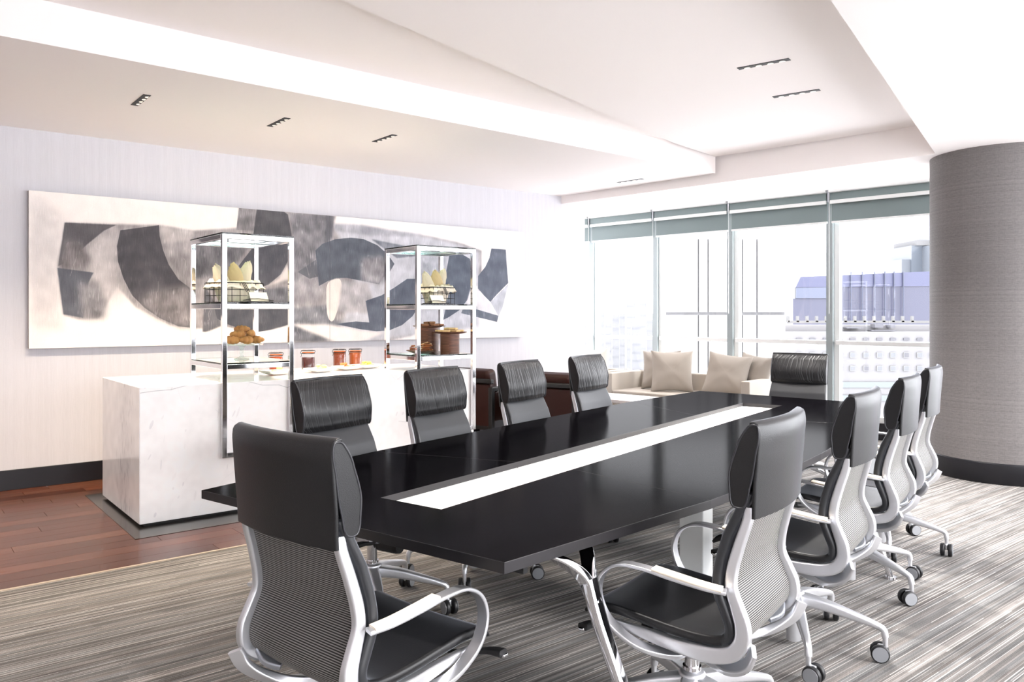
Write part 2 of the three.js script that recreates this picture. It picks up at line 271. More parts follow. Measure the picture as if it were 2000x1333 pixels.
// column
const col = thing('column', 'thick round column wrapped in grey woven fabric', 'column', [4.308, 0, -6.895]);
{ const g = new THREE.CylinderGeometry(0.57, 0.57, 2.62, 96, 1, true).translate(0, 1.48, 0), uv = g.attributes.uv; for (let i = 0; i < uv.count; i++) uv.setXY(i, uv.getX(i) * 3.58, uv.getY(i) * 2.62); part('fabric_wrap', g, M.columnCloth, col); }
part('base_ring', lathe([[0.5, 0], [0.584, 0], [0.584, 0.165], [0.578, 0.172], [0.5, 0.172]], 96), M.blackTrim, col);

// slot downlights
M.lens = std({ color: '#f4f1ea', emissive: '#fff0dc', emissiveIntensity: 0.25, roughness: 0.4 });
function slotLight(x, y, z, dx, dz, label, I, color) {
  const o = thing('ceiling_light', label, 'light', [x, y, z], turnOf(dx, dz), 'slot downlights');
  part('slot', rbox(0.345, 0.004, 0.05, 0.0015, 0, -0.0015, 0), M.black, o);
  for (let k = 0; k < 4; k++) part('reflector', new THREE.CylinderGeometry(0.021, 0.021, 0.002, 16, 1, false, 0, Math.PI).rotateY(-Math.PI / 2), M.lens, o, [-0.115 + k * 0.078, -0.0042, -0.0155 - 0.004]);
  const s = new THREE.SpotLight(color, I, 0, 1.0, 0.9, 2); s.name = 'lamp_light'; s.position.set(0, -0.03, 0); s.shadow.radius = 3; s.castShadow = true; s.target.position.set(0, -2, 0); o.add(s, s.target);
}
const warm = new THREE.Color().setRGB(1, 0.83, 0.62);
const cool = new THREE.Color().setRGB(1, 0.96, 0.92), V2 = [0.628, 0.778], B2 = [0.809, 0.588];
slotLight(-2.58, 2.885, -5.46, ...V2, 'black slot downlight in the low ceiling, above the left end of the painting', 7.5, warm);
slotLight(-1.81, 2.885, -6.09, ...V2, 'black slot downlight in the low ceiling, middle of the three along the painting', 7.5, warm);
slotLight(-1.08, 2.885, -6.65, ...V2, 'black slot downlight in the low ceiling, nearest the windows of the three along the painting', 6.9, warm);
slotLight(1.32, 2.885, -8.77, 0.7, 0.71, 'small black slot downlight next to the soffit in front of the blinds', 2.9, warm);
slotLight(1.67, 3.06, -5.22, ...B2, 'black slot downlight in the raised tray, the one nearer the viewer', 13, cool);
slotLight(2.14, 3.06, -5.92, ...B2, 'black slot downlight in the raised tray, the one nearer the windows', 13, cool);
// the rows go on outside the picture
slotLight(-3.36, 2.885, -4.83, ...V2, 'slot downlight of the low ceiling just outside the left edge of the picture', 4.6, warm);
slotLight(-4.60, 2.885, -3.83, ...V2, 'slot downlight of the low ceiling at the far left, outside the picture', 2.9, warm);
slotLight(-0.10, 3.06, -2.40, ...B2, 'slot downlight of the raised tray above the near table end, outside the picture', 4.8, cool);

// ---------------------------------------------------------------- conference chairs (facing local +z)
// side profile of the aluminium rail: from inside the headrest down the back, round the hip and forward under the seat
const RAIL = [[-0.292, 1.0], [-0.283, 0.90], [-0.262, 0.82], [-0.236, 0.73], [-0.219, 0.66], [-0.217, 0.61], [-0.235, 0.56], [-0.253, 0.51], [-0.252, 0.466], [-0.228, 0.430], [-0.185, 0.412], [-0.12, 0.406], [-0.03, 0.410], [0.07, 0.420], [0.16, 0.428], [0.205, 0.426]];
const railCurve = new THREE.CatmullRomCurve3(RAIL.map(([z, y]) => V3(0, y, z)), false, 'centripetal');
function offsetProfile(off, t0, t1, n) { const out = []; for (let i = 0; i <= n; i++) { const t = lerp(t0, t1, i / n), c = railCurve.getPointAt(t), T = railCurve.getTangentAt(t), N = T.clone().cross(V3(1, 0, 0)), o = typeof off === 'function' ? off(t) : off; out.push([0, c.y + N.y * o, c.z + N.z * o]); } return out; }
const C = {};
{
  const rw = curve1([[0, 0.026], [0.3, 0.026], [0.5, 0.032], [0.62, 0.036], [1, 0.022]]), rd = curve1([[0, 0.030], [0.25, 0.034], [0.45, 0.046], [0.6, 0.048], [0.75, 0.036], [1, 0.02]]);
  const xr = (y) => lerp(0.208, 0.234, Math.max(0, Math.min(1, (0.85 - y) / 0.34)));
  const shown = [[-0.262, 0.846]].concat(RAIL.slice(2));
  C.rail = [-1, 1].map((s) => sweep(shown.map(([z, y]) => [s * xr(y), y, z]), 72, (t) => rr(rw(t), rd(t), 0.008)));
  const seatEdge = offsetProfile(0.034, 0.56, 1.0, 18); const e = seatEdge[seatEdge.length - 1];
  seatEdge.push([0, e[1] - 0.004, e[2] + 0.03], [0, e[1] - 0.022, e[2] + 0.052]);
  C.back = sweep(offsetProfile((t) => lerp(0.010, 0.031, Math.min(1, Math.max(0, (t - 0.12) / 0.13))), 0.115, 0.60, 40), 56, (t) => rr(lerp(0.446, 0.492, Math.min(1, t * 1.5)), 0.030, 0.012), { bend: 0.15, cross: 0.06 });
  C.seat = sweep(seatEdge, 40, (t) => rr(lerp(0.492, 0.478, t), t > 0.93 ? lerp(0.03, 0.012, (t - 0.93) / 0.07) : 0.030, 0.012), { bend: 0.12, cross: 0.06 });
  C.mesh = sweep(offsetProfile(0.004, 0.10, 0.60, 40), 60, (t) => rr(lerp(0.392, 0.438, Math.min(1, t * 1.5)), 0.008, 0.002, 1), { bend: 0.1, cross: 0.12 });
  // headrest: bulging cushion in front, flat cover behind
  const ht = curve1([[0, 0.018], [0.10, 0.042], [0.40, 0.058], [0.8, 0.046], [0.94, 0.028], [1, 0.010]]);
  const arc = (g) => { const p = g.attributes.position; for (let i = 0; i < p.count; i++) p.setZ(i, p.getZ(i) + 0.5 * p.getX(i) ** 2); g.computeVertexNormals(); return g; };
  const headLine = [[0, 0.846, -0.254], [0, 0.94, -0.262], [0, 1.02, -0.280], [0, 1.082, -0.299]];
  const headCurve = new THREE.CatmullRomCurve3(headLine.map((p) => V3(...p)), false, 'centripetal');
  const plump = (g) => { const p = g.attributes.position; for (let i = 0; i < p.count; i++) { const y = p.getY(i), k = Math.max(0, Math.min(1, (y - 0.846) / 0.236)), zc = headCurve.getPoint(k).z; if (p.getZ(i) > zc) p.setZ(i, p.getZ(i) + 0.036 * (1 - (p.getX(i) / 0.223) ** 2) * Math.min(1, (p.getZ(i) - zc) / 0.008) * (1 - 0.6 * k * k)); } return g; };
  C.cushion = arc(plump(sweep(headLine, 30, (t) => rr(0.446, ht(t), 0.012), { cross: 0.03 })));
  C.cover = arc(sweep([[0, 0.816, -0.303], [0, 0.90, -0.308], [0, 1.0, -0.316], [0, 1.062, -0.319], [0, 1.085, -0.312], [0, 1.088, -0.296]], 30, (t) => rr(lerp(0.446, 0.454, Math.min(1, t * 3)), 0.012, 0.005), { cross: 0.03 }));
  const rim = []; for (let i = 0; i <= 14; i++) { const t = i / 14, c = headCurve.getPointAt(t); rim.push([c.z + ht(t) / 2 - 0.002, c.y]); } for (let i = 14; i >= 0; i--) { const t = i / 14, c = headCurve.getPointAt(t); rim.push([c.z - ht(t) / 2 - 0.012, c.y]); }
  const dz = 0.5 * 0.224 ** 2;
  C.piping = [-1, 1].map((s) => tube(rim.map(([z, y]) => [s * 0.226, y, z + dz]), 0.0032, 70, 6, true));
  C.endPanel = [-1, 1].map((s) => { const g = new THREE.ExtrudeGeometry(new THREE.Shape(rim.map(([z, y]) => new THREE.Vector2(z + dz, y))), { depth: 0.004, bevelEnabled: true, bevelSize: 0.001, bevelThickness: 0.002, bevelSegments: 2 }); g.rotateY(-Math.PI / 2); return g.translate(s * 0.223 + 0.002, 0, 0); });
  // armrest: a flat band that loops forward from the rail and back under the seat
  const ax = (s, k) => s * k;
  C.arm = [-1, 1].map((s) => sweep([[s * 0.262, 0.607, -0.215], [s * 0.277, 0.613, -0.16], [s * 0.282, 0.624, -0.06], [s * 0.282, 0.636, 0.04], [s * 0.282, 0.632, 0.115], [s * 0.282, 0.598, 0.168], [s * 0.282, 0.54, 0.190], [s * 0.281, 0.475, 0.172], [s * 0.275, 0.425, 0.125], [s * 0.262, 0.388, 0.055], [s * 0.20, 0.362, -0.015], [s * 0.10, 0.352, -0.03], [s * 0.03, 0.352, -0.03]], 80, (t) => rr(lerp(0.036, 0.044, t), t < 0.55 ? 0.011 : lerp(0.011, 0.022, (t - 0.55) / 0.45), 0.004)));
  C.pad = [-1, 1].map((s) => sweep([[s * 0.266, 0.614, -0.205], [s * 0.277, 0.621, -0.155], [s * 0.282, 0.632, -0.07], [s * 0.282, 0.6405, 0.0]], 24, () => rr(0.038, 0.011, 0.005)));
  // swing arms from the mechanism up to the hip of the rails
  C.swing = [-1, 1].map((s) => sweep([[s * 0.04, 0.345, -0.02], [s * 0.10, 0.338, -0.10], [s * 0.17, 0.352, -0.19], [s * 0.222, 0.40, -0.262], [s * 0.234, 0.447, -0.285]], 30, (t) => rr(lerp(0.035, 0.05, t), lerp(0.045, 0.014, t), 0.006), { side: V3(s, 0, -0.6).normalize() }));
  C.bracket = [-1, 1].map((s) => sweep([[s * 0.20, 0.440, -0.225], [s * 0.15, 0.424, -0.235], [s * 0.12, 0.412, -0.21]], 10, () => rr(0.03, 0.02, 0.006), { side: V3(0, 0, 1) }));
  C.mechanism = merge([rbox(0.13, 0.05, 0.20, 0.014, 0, 0.372, -0.01), rbox(0.40, 0.016, 0.05, 0.006, 0, 0.398, 0.04), rbox(0.40, 0.016, 0.04, 0.006, 0, 0.395, -0.1)]);
  C.knob = merge([cyl(0.034, 0.034, 0.10, 0, 0, 0).rotateX(Math.PI / 2).translate(0, 0.335, 0.10), cyl(0.03, 0.034, 0.02, 0, 0, 0).rotateX(Math.PI / 2).translate(0, 0.335, 0.16)]);
  C.spring = tube(Array.from({ length: 60 }, (_, i) => [0.13 + 0.016 * Math.cos(i * 0.9), 0.362 + 0.016 * Math.sin(i * 0.9), -0.06 + i * 0.0026]), 0.0022, 180, 5);
  C.lever = [-1, 1].map((s) => sweep([[s * 0.16, 0.405, 0.17], [s * 0.23, 0.413, 0.20], [s * 0.29, 0.428, 0.212], [s * 0.335, 0.432, 0.215]], 16, (t) => rr(lerp(0.016, 0.034, t), lerp(0.01, 0.02, t), 0.006), { side: V3(0, 0, 1) }));
  C.leverTip = [-1, 1].map((s) => rbox(0.026, 0.010, 0.020, 0.004, s * 0.334, 0.428, 0.215));
  C.column = merge([cyl(0.024, 0.024, 0.14, 0, 0.305, 0), cyl(0.030, 0.030, 0.012, 0, 0.244, 0)]);
  C.hub = lathe([[0.0, 0.235], [0.036, 0.235], [0.044, 0.225], [0.046, 0.13], [0.036, 0.12], [0.030, 0.118], [0.030, 0.022], [0.026, 0.018], [0, 0.018]], 32);
  C.leg = sweep([[0, 0.198, 0.03], [0, 0.188, 0.12], [0, 0.166, 0.22], [0, 0.143, 0.31], [0, 0.128, 0.345], [0, 0.098, 0.352]], 30, (t) => rr(lerp(0.056, 0.028, Math.min(1, t * 1.15)), lerp(0.052, 0.026, Math.min(1, t * 1.15)), 0.011));
  C.stem = merge([cyl(0.010, 0.010, 0.05, 0, 0.085, 0, 14), rbox(0.016, 0.034, 0.036, 0.006, 0, 0.052, 0.012)]);
  const wheel = lathe([[0, -0.011], [0.030, -0.011], [0.0345, -0.009], [0.036, -0.004], [0.036, 0.004], [0.0345, 0.009], [0.030, 0.011], [0, 0.011]], 30).rotateZ(Math.PI / 2);
  C.wheel = [-1, 1].map((s) => wheel.clone().translate(s * 0.0195, 0.036, 0.02));
  C.cap = [-1, 1].map((s) => cyl(0.0295, 0.0295, 0.002, 0, 0, 0, 30).rotateZ(Math.PI / 2).translate(s * 0.0315, 0.036, 0.02));
}
// facing: direction (dx, dz) the sitter looks; star: compass of one leg of the base, degrees in (x, depth)
function chair(x, z, dx, dz, star, label, drop = 0) {
  const o = thing('conference_chair', label, 'chair', [x, 0, z], Math.atan2(dx, dz), 'leather conference chairs around the table');
  const up = [0, -drop, 0];
  const seat = part('seat', C.seat, M.leather, o, up); const back = part('backrest', C.back, M.leatherSatin, o, up);
  part('mesh_back', C.mesh, M.ribbed, o, up);
  const head = part('headrest', C.cushion, M.leatherCrease, o, up); part('cover', C.cover, M.leather, head);
  for (const k of [0, 1]) {
    part('piping', C.piping[k], M.piping, head); part('end_panel', C.endPanel[k], M.leather, head);
    part('side_rail', C.rail[k], M.alu, o, up);
    const arm = part('armrest', C.arm[k], M.alu, o, up); part('arm_pad', C.pad[k], M.armPad, arm);
    part('swing_arm', C.swing[k], M.alu, o, up); part('bracket', C.bracket[k], M.aluDark, o, up);
    const lv = part('lever', C.lever[k], M.black, o, up); part('lever_tip', C.leverTip[k], M.chrome, lv);
  }
  const mech = part('mechanism', C.mechanism, M.aluDark, o, up); part('tension_knob', C.knob, M.black, mech); part('spring', C.spring, M.dark, mech);
  part('gas_lift', C.column, M.chrome, o, up); part('hub', C.hub, M.alu, o);
  for (let k = 0; k < 5; k++) {
    const a = (star + 72 * k) * Math.PI / 180, turn = Math.atan2(Math.cos(a), -Math.sin(a)) - o.rotation.y;
    part('base_leg', C.leg, M.alu, o, [0, 0, 0], [0, turn, 0]);
    const swivel = turn + (((k * 97 + Math.round(star)) % 5) - 2) * 0.5;
    const cs = part('castor', C.stem, M.alu, o, [0.352 * Math.sin(turn), 0, 0.352 * Math.cos(turn)], [0, swivel, 0]);
    for (const j of [0, 1]) { part('wheel', C.wheel[j], M.wheel, cs); part('wheel_cap', C.cap[j], M.wheelCap, cs); }
  }
  return o;
}
const rotd = (x, z, deg) => { const a = deg * Math.PI / 180; return [x * Math.cos(a) + z * Math.sin(a), -x * Math.sin(a) + z * Math.cos(a)]; };
const toLeft = (d) => rotd(-0.809, -0.588, d), toRight = (d) => rotd(0.809, 0.588, d);
chair(0.589, -2.572, ...toLeft(0), 28, 'black leather chair at the right table side, nearest the viewer, beside the chrome table leg');
chair(1.193, -3.33, ...toLeft(0), -29, 'black leather chair at the right table side, second from the viewer');
chair(1.756, -4.09, ...toLeft(0), -62, 'black leather chair at the right table side, third from the viewer');
chair(2.233, -4.76, ...toLeft(0), -36, 'black leather chair at the right table side, farthest one, next to the fabric column');
chair(-0.42, -2.29, ...rotd(0.588, -0.809, -4), 20, 'large black leather chair in the foreground, its back turned, at the near table end');
chair(-0.654, -3.675, ...toRight(4), 0, 'black leather chair at the left table side, in front of the left shelf unit');
chair(-0.213, -4.28, ...toRight(3), -94, 'black leather chair at the left table side, in front of the right shelf unit');
chair(0.28, -4.945, ...toRight(3), -20, 'black leather chair at the left table side, third from the viewer, before the brown armchairs');
chair(0.775, -5.64, ...toRight(2), 10, 'black leather chair at the left table side, nearest the sofa');
chair(2.29, -6.47, ...rotd(-0.588, 0.809, 0), 15, 'black leather chair facing the viewer at the far table end by the window', 0.03);

// ---------------------------------------------------------------- table
const table = thing('conference_table', 'long black boat shaped conference table with a white strip down the middle', 'table', tableF.at(0, 0, 0), tableF.turn);
{
  const P = (l) => l.map(([a, b]) => [a, b]);
  const near = P([[0, 0], [0.989, 0.175], [1.175, -0.51], [0.33, -0.51], [0.33, -0.795], [1.17, -0.795], [0.985, -1.503], [0.02, -1.424]]);
  const midR = P([[0.989, 0.175], [1.5, 0.225], [2.17, 0.243], [2.84, 0.225], [3.35, 0.175], [3.16, -0.51], [1.175, -0.51]]);
  const midL = P([[0.985, -1.503], [1.17, -0.795], [3.155, -0.795], [3.615, -1.502], [2.2, -1.515]]);
  const far = P([[3.35, 0.175], [4.56, 0], [4.70, -1.41], [3.615, -1.502], [3.155, -0.795], [4.03, -0.795], [4.03, -0.51], [3.16, -0.51]]);
  for (const poly of [near, midR, midL, far]) part('top_panel', slab(poly, 0.708, 0.74, 0.0014), [M.table, M.tableEdge], table);
  for (const [a0, a1] of [[0.325, 1.166], [1.172, 2.140], [2.146, 4.035]]) part('strip_lid', rbox(a1 - a0 - 0.003, 0.008, 0.30, 0.002, (a0 + a1) / 2, 0.7105, -0.6525), M.tablePanel, table);
  part('strip_tray', box(3.8, 0.006, 0.34, 2.18, 0.7035, -0.6525), M.dark, table);
  for (const a of [1.09, 2.06]) part('finger_hole', new THREE.CylinderGeometry(0.012, 0.012, 0.002, 20).scale(2.2, 1, 1), M.black, table, [a, 0.7146, -0.545]);
  part('underframe', merge([box(4.0, 0.03, 0.06, 2.3, 0.688, -0.30), box(4.0, 0.03, 0.06, 2.3, 0.688, -1.0), box(0.02, 0.02, 0.05, 0.09, 0.698, -0.02)]), M.black, table);
  const yleg = (s) => merge([
    sweep([[0, 0, 0.30 * s], [0, 0.12, 0.262 * s], [0.0, 0.34, 0.17 * s], [0, 0.52, 0.095 * s], [0, 0.62, 0.065 * s]], 26, (t) => rr(lerp(0.038, 0.052, t), lerp(0.03, 0.04, t), 0.013), { side: V3(1, 0, 0) }),
    sweep([[0, 0.55, 0.085 * s], [-0.015, 0.625, 0.055 * s], [-0.045, 0.668, 0.01 * s], [-0.09, 0.70, -0.06 * s]], 18, (t) => rr(lerp(0.04, 0.05, t), lerp(0.036, 0.016, t), 0.008), { side: V3(0, 0, 1) }),
    sweep([[0, 0.55, 0.085 * s], [0.02, 0.625, 0.055 * s], [0.065, 0.668, 0.02 * s], [0.14, 0.70, -0.05 * s]], 18, (t) => rr(lerp(0.04, 0.05, t), lerp(0.036, 0.016, t), 0.008), { side: V3(0, 0, 1) }),
    cyl(0.028, 0.03, 0.012, 0, 0.006, 0.30 * s)]);
  const legR = yleg(1), legL = yleg(-1);
  for (const [a, b] of [[0.33, 0.0], [2.86, 0.12], [4.25, -0.06]]) part('leg', legR, M.chrome, table, [a, 0, b]);
  for (const [a, b] of [[0.85, -1.42], [2.86, -1.40], [4.25, -1.36]]) part('leg', legL, M.chrome, table, [a, 0, b]);
  part('cable_column', merge([rbox(0.12, 0.70, 0.12, 0.006, 1.87, 0.352, -0.25), rbox(0.16, 0.02, 0.2, 0.004, 1.87, 0.69, -0.25)]), M.frameWhite, table);
}

// ---------------------------------------------------------------- painting
{
  const W = 2048, H = 506, c = document.createElement('canvas'); c.width = W; c.height = H; const g = c.getContext('2d');
  g.fillStyle = 'rgb(248,240,236)'; g.fillRect(0, 0, W, H);
  const shapes = [[[226,219,217],0,[15,10,25,22,59,52,103,93,83,238,83,306,98,440,5,439,4,44],14],[[158,152,153],0,[101,96,394,84,505,96,672,74,674,-7,1066,-3,1060,39,1288,45,1506,53,1685,75,1801,102,1801,268,1714,423,1479,455,1427,488,1276,514,838,504,869,459,505,445,431,435,317,372,257,302,201,410,140,413,97,398,80,245],3],[[206,199,198],1,[186,135,261,113,252,232,281,337,241,372,201,294,163,253,155,193],22],[[190,183,182],0,[397,86,505,98,505,130,406,145],6],[[92,89,93],0,[101,96,257,92,217,115,163,167,125,211,82,240],1],[[126,120,121],0,[107,153,155,167,174,209,163,246,83,242],8],[[98,100,108],0,[80,245,143,252,186,257,171,290,163,355,155,408,97,396],1],[[138,135,138],0,[140,291,201,296,225,372,217,410,152,410],10],[[80,78,83],0,[268,110,392,84,394,122,406,172,424,220,457,272,505,308,505,445,457,439,397,411,346,375,305,331,278,275,261,218,257,165],0],[[132,126,127],0,[350,318,505,289,505,445,457,439,397,411,327,357],14],[[112,110,114],0,[505,126,688,104,737,116,678,187,611,256,505,269],4],[[170,163,163],0,[527,296,549,288,545,445,505,445,505,297],4],[[105,104,109],0,[550,296,593,370,611,461,541,460],2],[[138,134,137],0,[674,-7,741,-5,735,81,663,82],0],[[84,83,88],0,[741,-5,844,-2,864,9,877,72,881,108,727,101],0],[[128,126,131],0,[869,0,1055,0,1048,98,975,184,890,288,885,108],4],[[104,104,110],0,[1024,-2,1055,0,1051,88,1019,116],3],[[86,86,93],0,[747,116,873,112,869,179,838,240,787,283,743,299,703,263,672,216],0],[[222,212,208],0,[776,291,873,259,873,208,860,209,827,260],4],[[112,112,118],0,[869,289,766,303,747,365,873,369],4],[[82,83,90],0,[582,370,873,369,875,433,817,454,747,463,678,450,630,433,593,412],0],[[240,230,226],0,[505,460,547,464,611,438,688,458,756,467,873,437,860,505,505,508],2],[[120,121,128],0,[873,369,1042,359,1060,420,1227,453,1227,506,873,505],6],[[160,156,160],0,[879,288,975,205,1019,244,993,348,890,369],10],[[104,105,112],0,[904,231,980,180,993,245,954,256],0],[[196,196,203],0,[1060,39,1288,45,1466,51,1643,73,1786,107,1786,459,1427,488,1227,513,1064,501,1156,282],8],[[172,172,180],0,[1055,31,1180,26,1325,40,1479,48,1401,62,1227,70,1064,60],4],[[120,124,134],0,[1227,83,1401,104,1479,95,1453,142,1350,157],2],[[90,95,105],0,[978,143,1008,115,1064,93,1133,83,1191,85,1256,107,1305,142,1338,182,1318,213,1281,243,1264,271,1180,258,1114,248,1064,251,1030,264,993,284],0],[[150,146,150],0,[1180,165,1276,150,1318,209,1271,276,1180,256],10],[[232,220,214],1,[1026,269,1064,253,1091,252,1096,315,1075,378,1053,434,1028,409,1024,327],0],[[176,172,175],0,[1096,259,1215,264,1232,335,1208,367,1222,393,1091,388,1075,378],6],[[236,228,226],0,[869,433,1042,438,1180,463,1288,475,1180,512,1064,509],5],[[92,98,111],0,[1201,341,1276,317,1338,283,1401,244,1458,242,1458,366,1427,406,1376,443,1313,465,1251,468,1180,459,1064,436,1156,426,1218,431],0],[[168,170,178],0,[1474,141,1609,134,1593,273,1560,365,1474,343],8],[[90,97,110],0,[1620,134,1694,126,1734,143,1748,187,1745,258,1722,329,1676,378,1615,411,1587,422,1609,342,1593,273,1604,204],0],[[226,222,226],0,[1748,258,1780,269,1780,364,1714,345],3],[[98,104,117],0,[1858,89,1944,90,1950,167,1959,248,1891,303,1852,339,1816,311,1780,278,1780,221,1822,177,1846,135],0],[[190,192,200],0,[1852,339,1959,253,1925,363,1900,407],0],[[222,218,222],0,[1780,283,1816,316,1900,404,1780,378],0],[[104,110,122],0,[1699,364,1780,376,1900,404,1891,433,1780,411,1685,392],0]];
  for (const [col, smooth, p, soft] of shapes) {
    g.filter = soft ? `blur(${soft}px)` : 'none';
    g.fillStyle = `rgb(${col})`; g.beginPath(); const n = p.length / 2;
    if (smooth) { g.moveTo((p[0] + p[2 * n - 2]) / 2, (p[1] + p[2 * n - 1]) / 2); for (let i = 0; i < n; i++) { const j = (i + 1) % n; g.quadraticCurveTo(p[2 * i], p[2 * i + 1], (p[2 * i] + p[2 * j]) / 2, (p[2 * i + 1] + p[2 * j + 1]) / 2); } }
    else { g.moveTo(p[0], p[1]); for (let i = 1; i < n; i++) g.lineTo(p[2 * i], p[2 * i + 1]); }
    g.closePath(); g.fill();
  }
  g.filter = 'none';
  const d = g.getImageData(0, 0, W, H), px = d.data;        // brushed, scraped paint
  for (let y = 0, i = 0; y < H; y++) for (let x = 0; x < W; x++, i += 4) {
    const dark = 1 - px[i] / 255, s = noise(x / 3.2, y / 70) * 0.5 + noiseB(x / 1.5, y / 26) * 0.35 + noise(x / 60, y / 60) * 0.7 + noiseB(x / 180, y / 120) * 0.6, scrape = Math.max(0, noise(x / 5, y / 90 + 40) + noiseB(x / 70, y / 50 + 9) - 0.85) * 60;
    const k = (s * 26) * Math.min(1, dark * 2.4 + 0.06) * (px[i] < 112 ? 0.4 : 1) + scrape * Math.min(1, dark * 2) * (px[i] < 100 ? 0.35 : 1) + (rnd() - 0.5) * 7;
    px[i] += k; px[i + 1] += k * 0.97; px[i + 2] += k * 0.96;
  }
  g.putImageData(d, 0, 0);
  g.strokeStyle = 'rgba(235,226,222,0.5)'; const r = seeded(19);
  for (let i = 0; i < 40; i++) { g.lineWidth = 0.5 + r() * 0.6; let x = 90 + r() * 1500, y = 90 + r() * 360; g.beginPath(); g.moveTo(x, y); for (let k = 0; k < 4; k++) { x += (r() - 0.5) * 12; y += r() * 22; g.lineTo(x, y); } g.stroke(); }
  g.strokeStyle = 'rgba(60,58,62,0.5)'; g.lineWidth = 1.5; g.beginPath(); g.moveTo(1040, 0); g.lineTo(1040, H); g.stroke();
  const t = new THREE.CanvasTexture(c); t.colorSpace = THREE.SRGBColorSpace;
  const o = thing('painting', 'very wide abstract painting in grey and white on the pale wall', 'painting', artF.at(0.187, 1.12, 0.005), artF.turn);
  part('canvas', new THREE.PlaneGeometry(5.118, 1.265).translate(2.559, 0.6325, 0.0505), std({ map: t, roughness: 0.8 }), o);
  part('stretcher', box(5.118, 1.265, 0.05, 2.559, 0.6325, 0.025), std({ color: '#a39b98', roughness: 0.8 }), o);
}

// ---------------------------------------------------------------- marble counter and shelf units
const CL = 2.694, CD = 1.08, CT = 0.917;
const counter = thing('buffet_counter', 'white veined marble buffet counter block', 'counter', counterF.at(0, 0, 0), counterF.turn);
part('block', boxUV(rbox(CL, CT - 0.02, CD, 0.004, CL / 2, (CT + 0.02) / 2, -CD / 2)), M.marble, counter);
part('end_slab', boxUV(box(0.004, CT - 0.026, CD - 0.006, -0.0005, (CT + 0.02) / 2, -CD / 2)), M.marbleEnd, counter);
part('plinth', box(CL - 0.06, 0.02, CD - 0.06, CL / 2, 0.0105, -CD / 2), M.black, counter);
const T = 0.034;                                        // chrome tube
function shelfUnit(u0, u1, depth, label, legs) {
  const o = thing('shelf_unit', label, 'shelf', counterF.at(u0, 0, 0.022), counterF.turn, 'chrome and glass display units'), w = u1 - u0, dz = -depth, top = 1.955;
  const post = (x, y0, z) => rbox(T, top - y0, T, 0.003, x, (top + y0) / 2, z);
  part('post', post(0, legs, 0), M.chrome, o); part('post', post(w, legs, 0), M.chrome, o);
  part('post', post(0, CT, dz), M.chrome, o); part('post', post(w, CT, dz), M.chrome, o);
  for (const y of [top - T / 2, 1.452, 1.030]) {
    part('rail', rbox(w - T, T, T, 0.003, w / 2, y, 0), M.chrome, o); part('rail', rbox(w - T, T, T, 0.003, w / 2, y, dz), M.chrome, o);
    part('rail', rbox(T, T, depth - T, 0.003, 0, y, dz / 2), M.chrome, o); part('rail', rbox(T, T, depth - T, 0.003, w, y, dz / 2), M.chrome, o);
    part('glass_shelf', box(w + T * 0.9, 0.009, depth + T * 0.9, w / 2, y + T / 2 + 0.0052, dz / 2), M.shelfGlass, o);
  }
  part('foot_rail', rbox(w - T, T, T, 0.003, w / 2, legs + T / 2, 0), M.chrome, o);
  part('foot_stub', merge([rbox(T, T, 0.02, 0.003, 0, legs + T / 2, -0.012), rbox(T, T, 0.02, 0.003, w, legs + T / 2, -0.012)]), M.chrome, o);
}
shelfUnit(0.537, 1.023, 0.69, 'chrome and glass shelf unit on the left of the marble counter, with croissants', 0.40);
shelfUnit(2.112, 2.672, 0.50, 'chrome and glass shelf unit on the right of the marble counter, with wooden cake stands', 0.40);
const S1 = 1.452 + T / 2 + 0.010, S0 = 1.030 + T / 2 + 0.010; // top faces of the glass shelves
const on = (u, v, y) => counterF.at(u, y, -v);

M.bread = std({ color: '#ecdfc6', roughness: 0.85, bumpMap: scaled(grainTex, 14, 14), bumpScale: 0.004 });
M.breadGold = std({ color: '#dcc394', roughness: 0.8, bumpMap: scaled(grainTex, 14, 14), bumpScale: 0.004 });
M.croissant = std({ color: '#c98f52', roughness: 0.55, bumpMap: scaled(grainTex, 16, 16), bumpScale: 0.003 });
M.napkin = std({ color: '#e2d6c6', roughness: 0.95 });
M.napkinStripe = std({ color: '#4a4644', roughness: 0.95 });
M.wire = std({ color: '#1c1a18', roughness: 0.5, metalness: 0.5 });
M.card = std({ color: '#f0ead8', roughness: 0.8 });
M.plate = std({ color: '#f3f0ea', roughness: 0.25 });
M.walnut = std({ map: woodTex(41, [104, 66, 48], 0.2, 10), roughness: 0.5 });
M.cookie = std({ color: '#e6c48d', roughness: 0.85 });
M.nutCookie = std({ color: '#9a6a4c', roughness: 0.85 });
M.stick = std({ color: '#8a5128', roughness: 0.7 });
M.lemon = std({ color: '#f1da74', roughness: 0.5 });
M.melon = std({ color: '#dfe39a', roughness: 0.5 });
M.salmon = std({ color: '#dd8a55', roughness: 0.5 });
M.jarGlass = phys({ color: '#ffffff', transmission: 1, thickness: 0, roughness: 0.02, ior: 1.45 });
M.gasket = std({ color: '#d86f3a', roughness: 0.6 });
M.cake = phys({ color: '#f7fbfa', transmission: 0.85, thickness: 0, roughness: 0.05, ior: 1.5 });

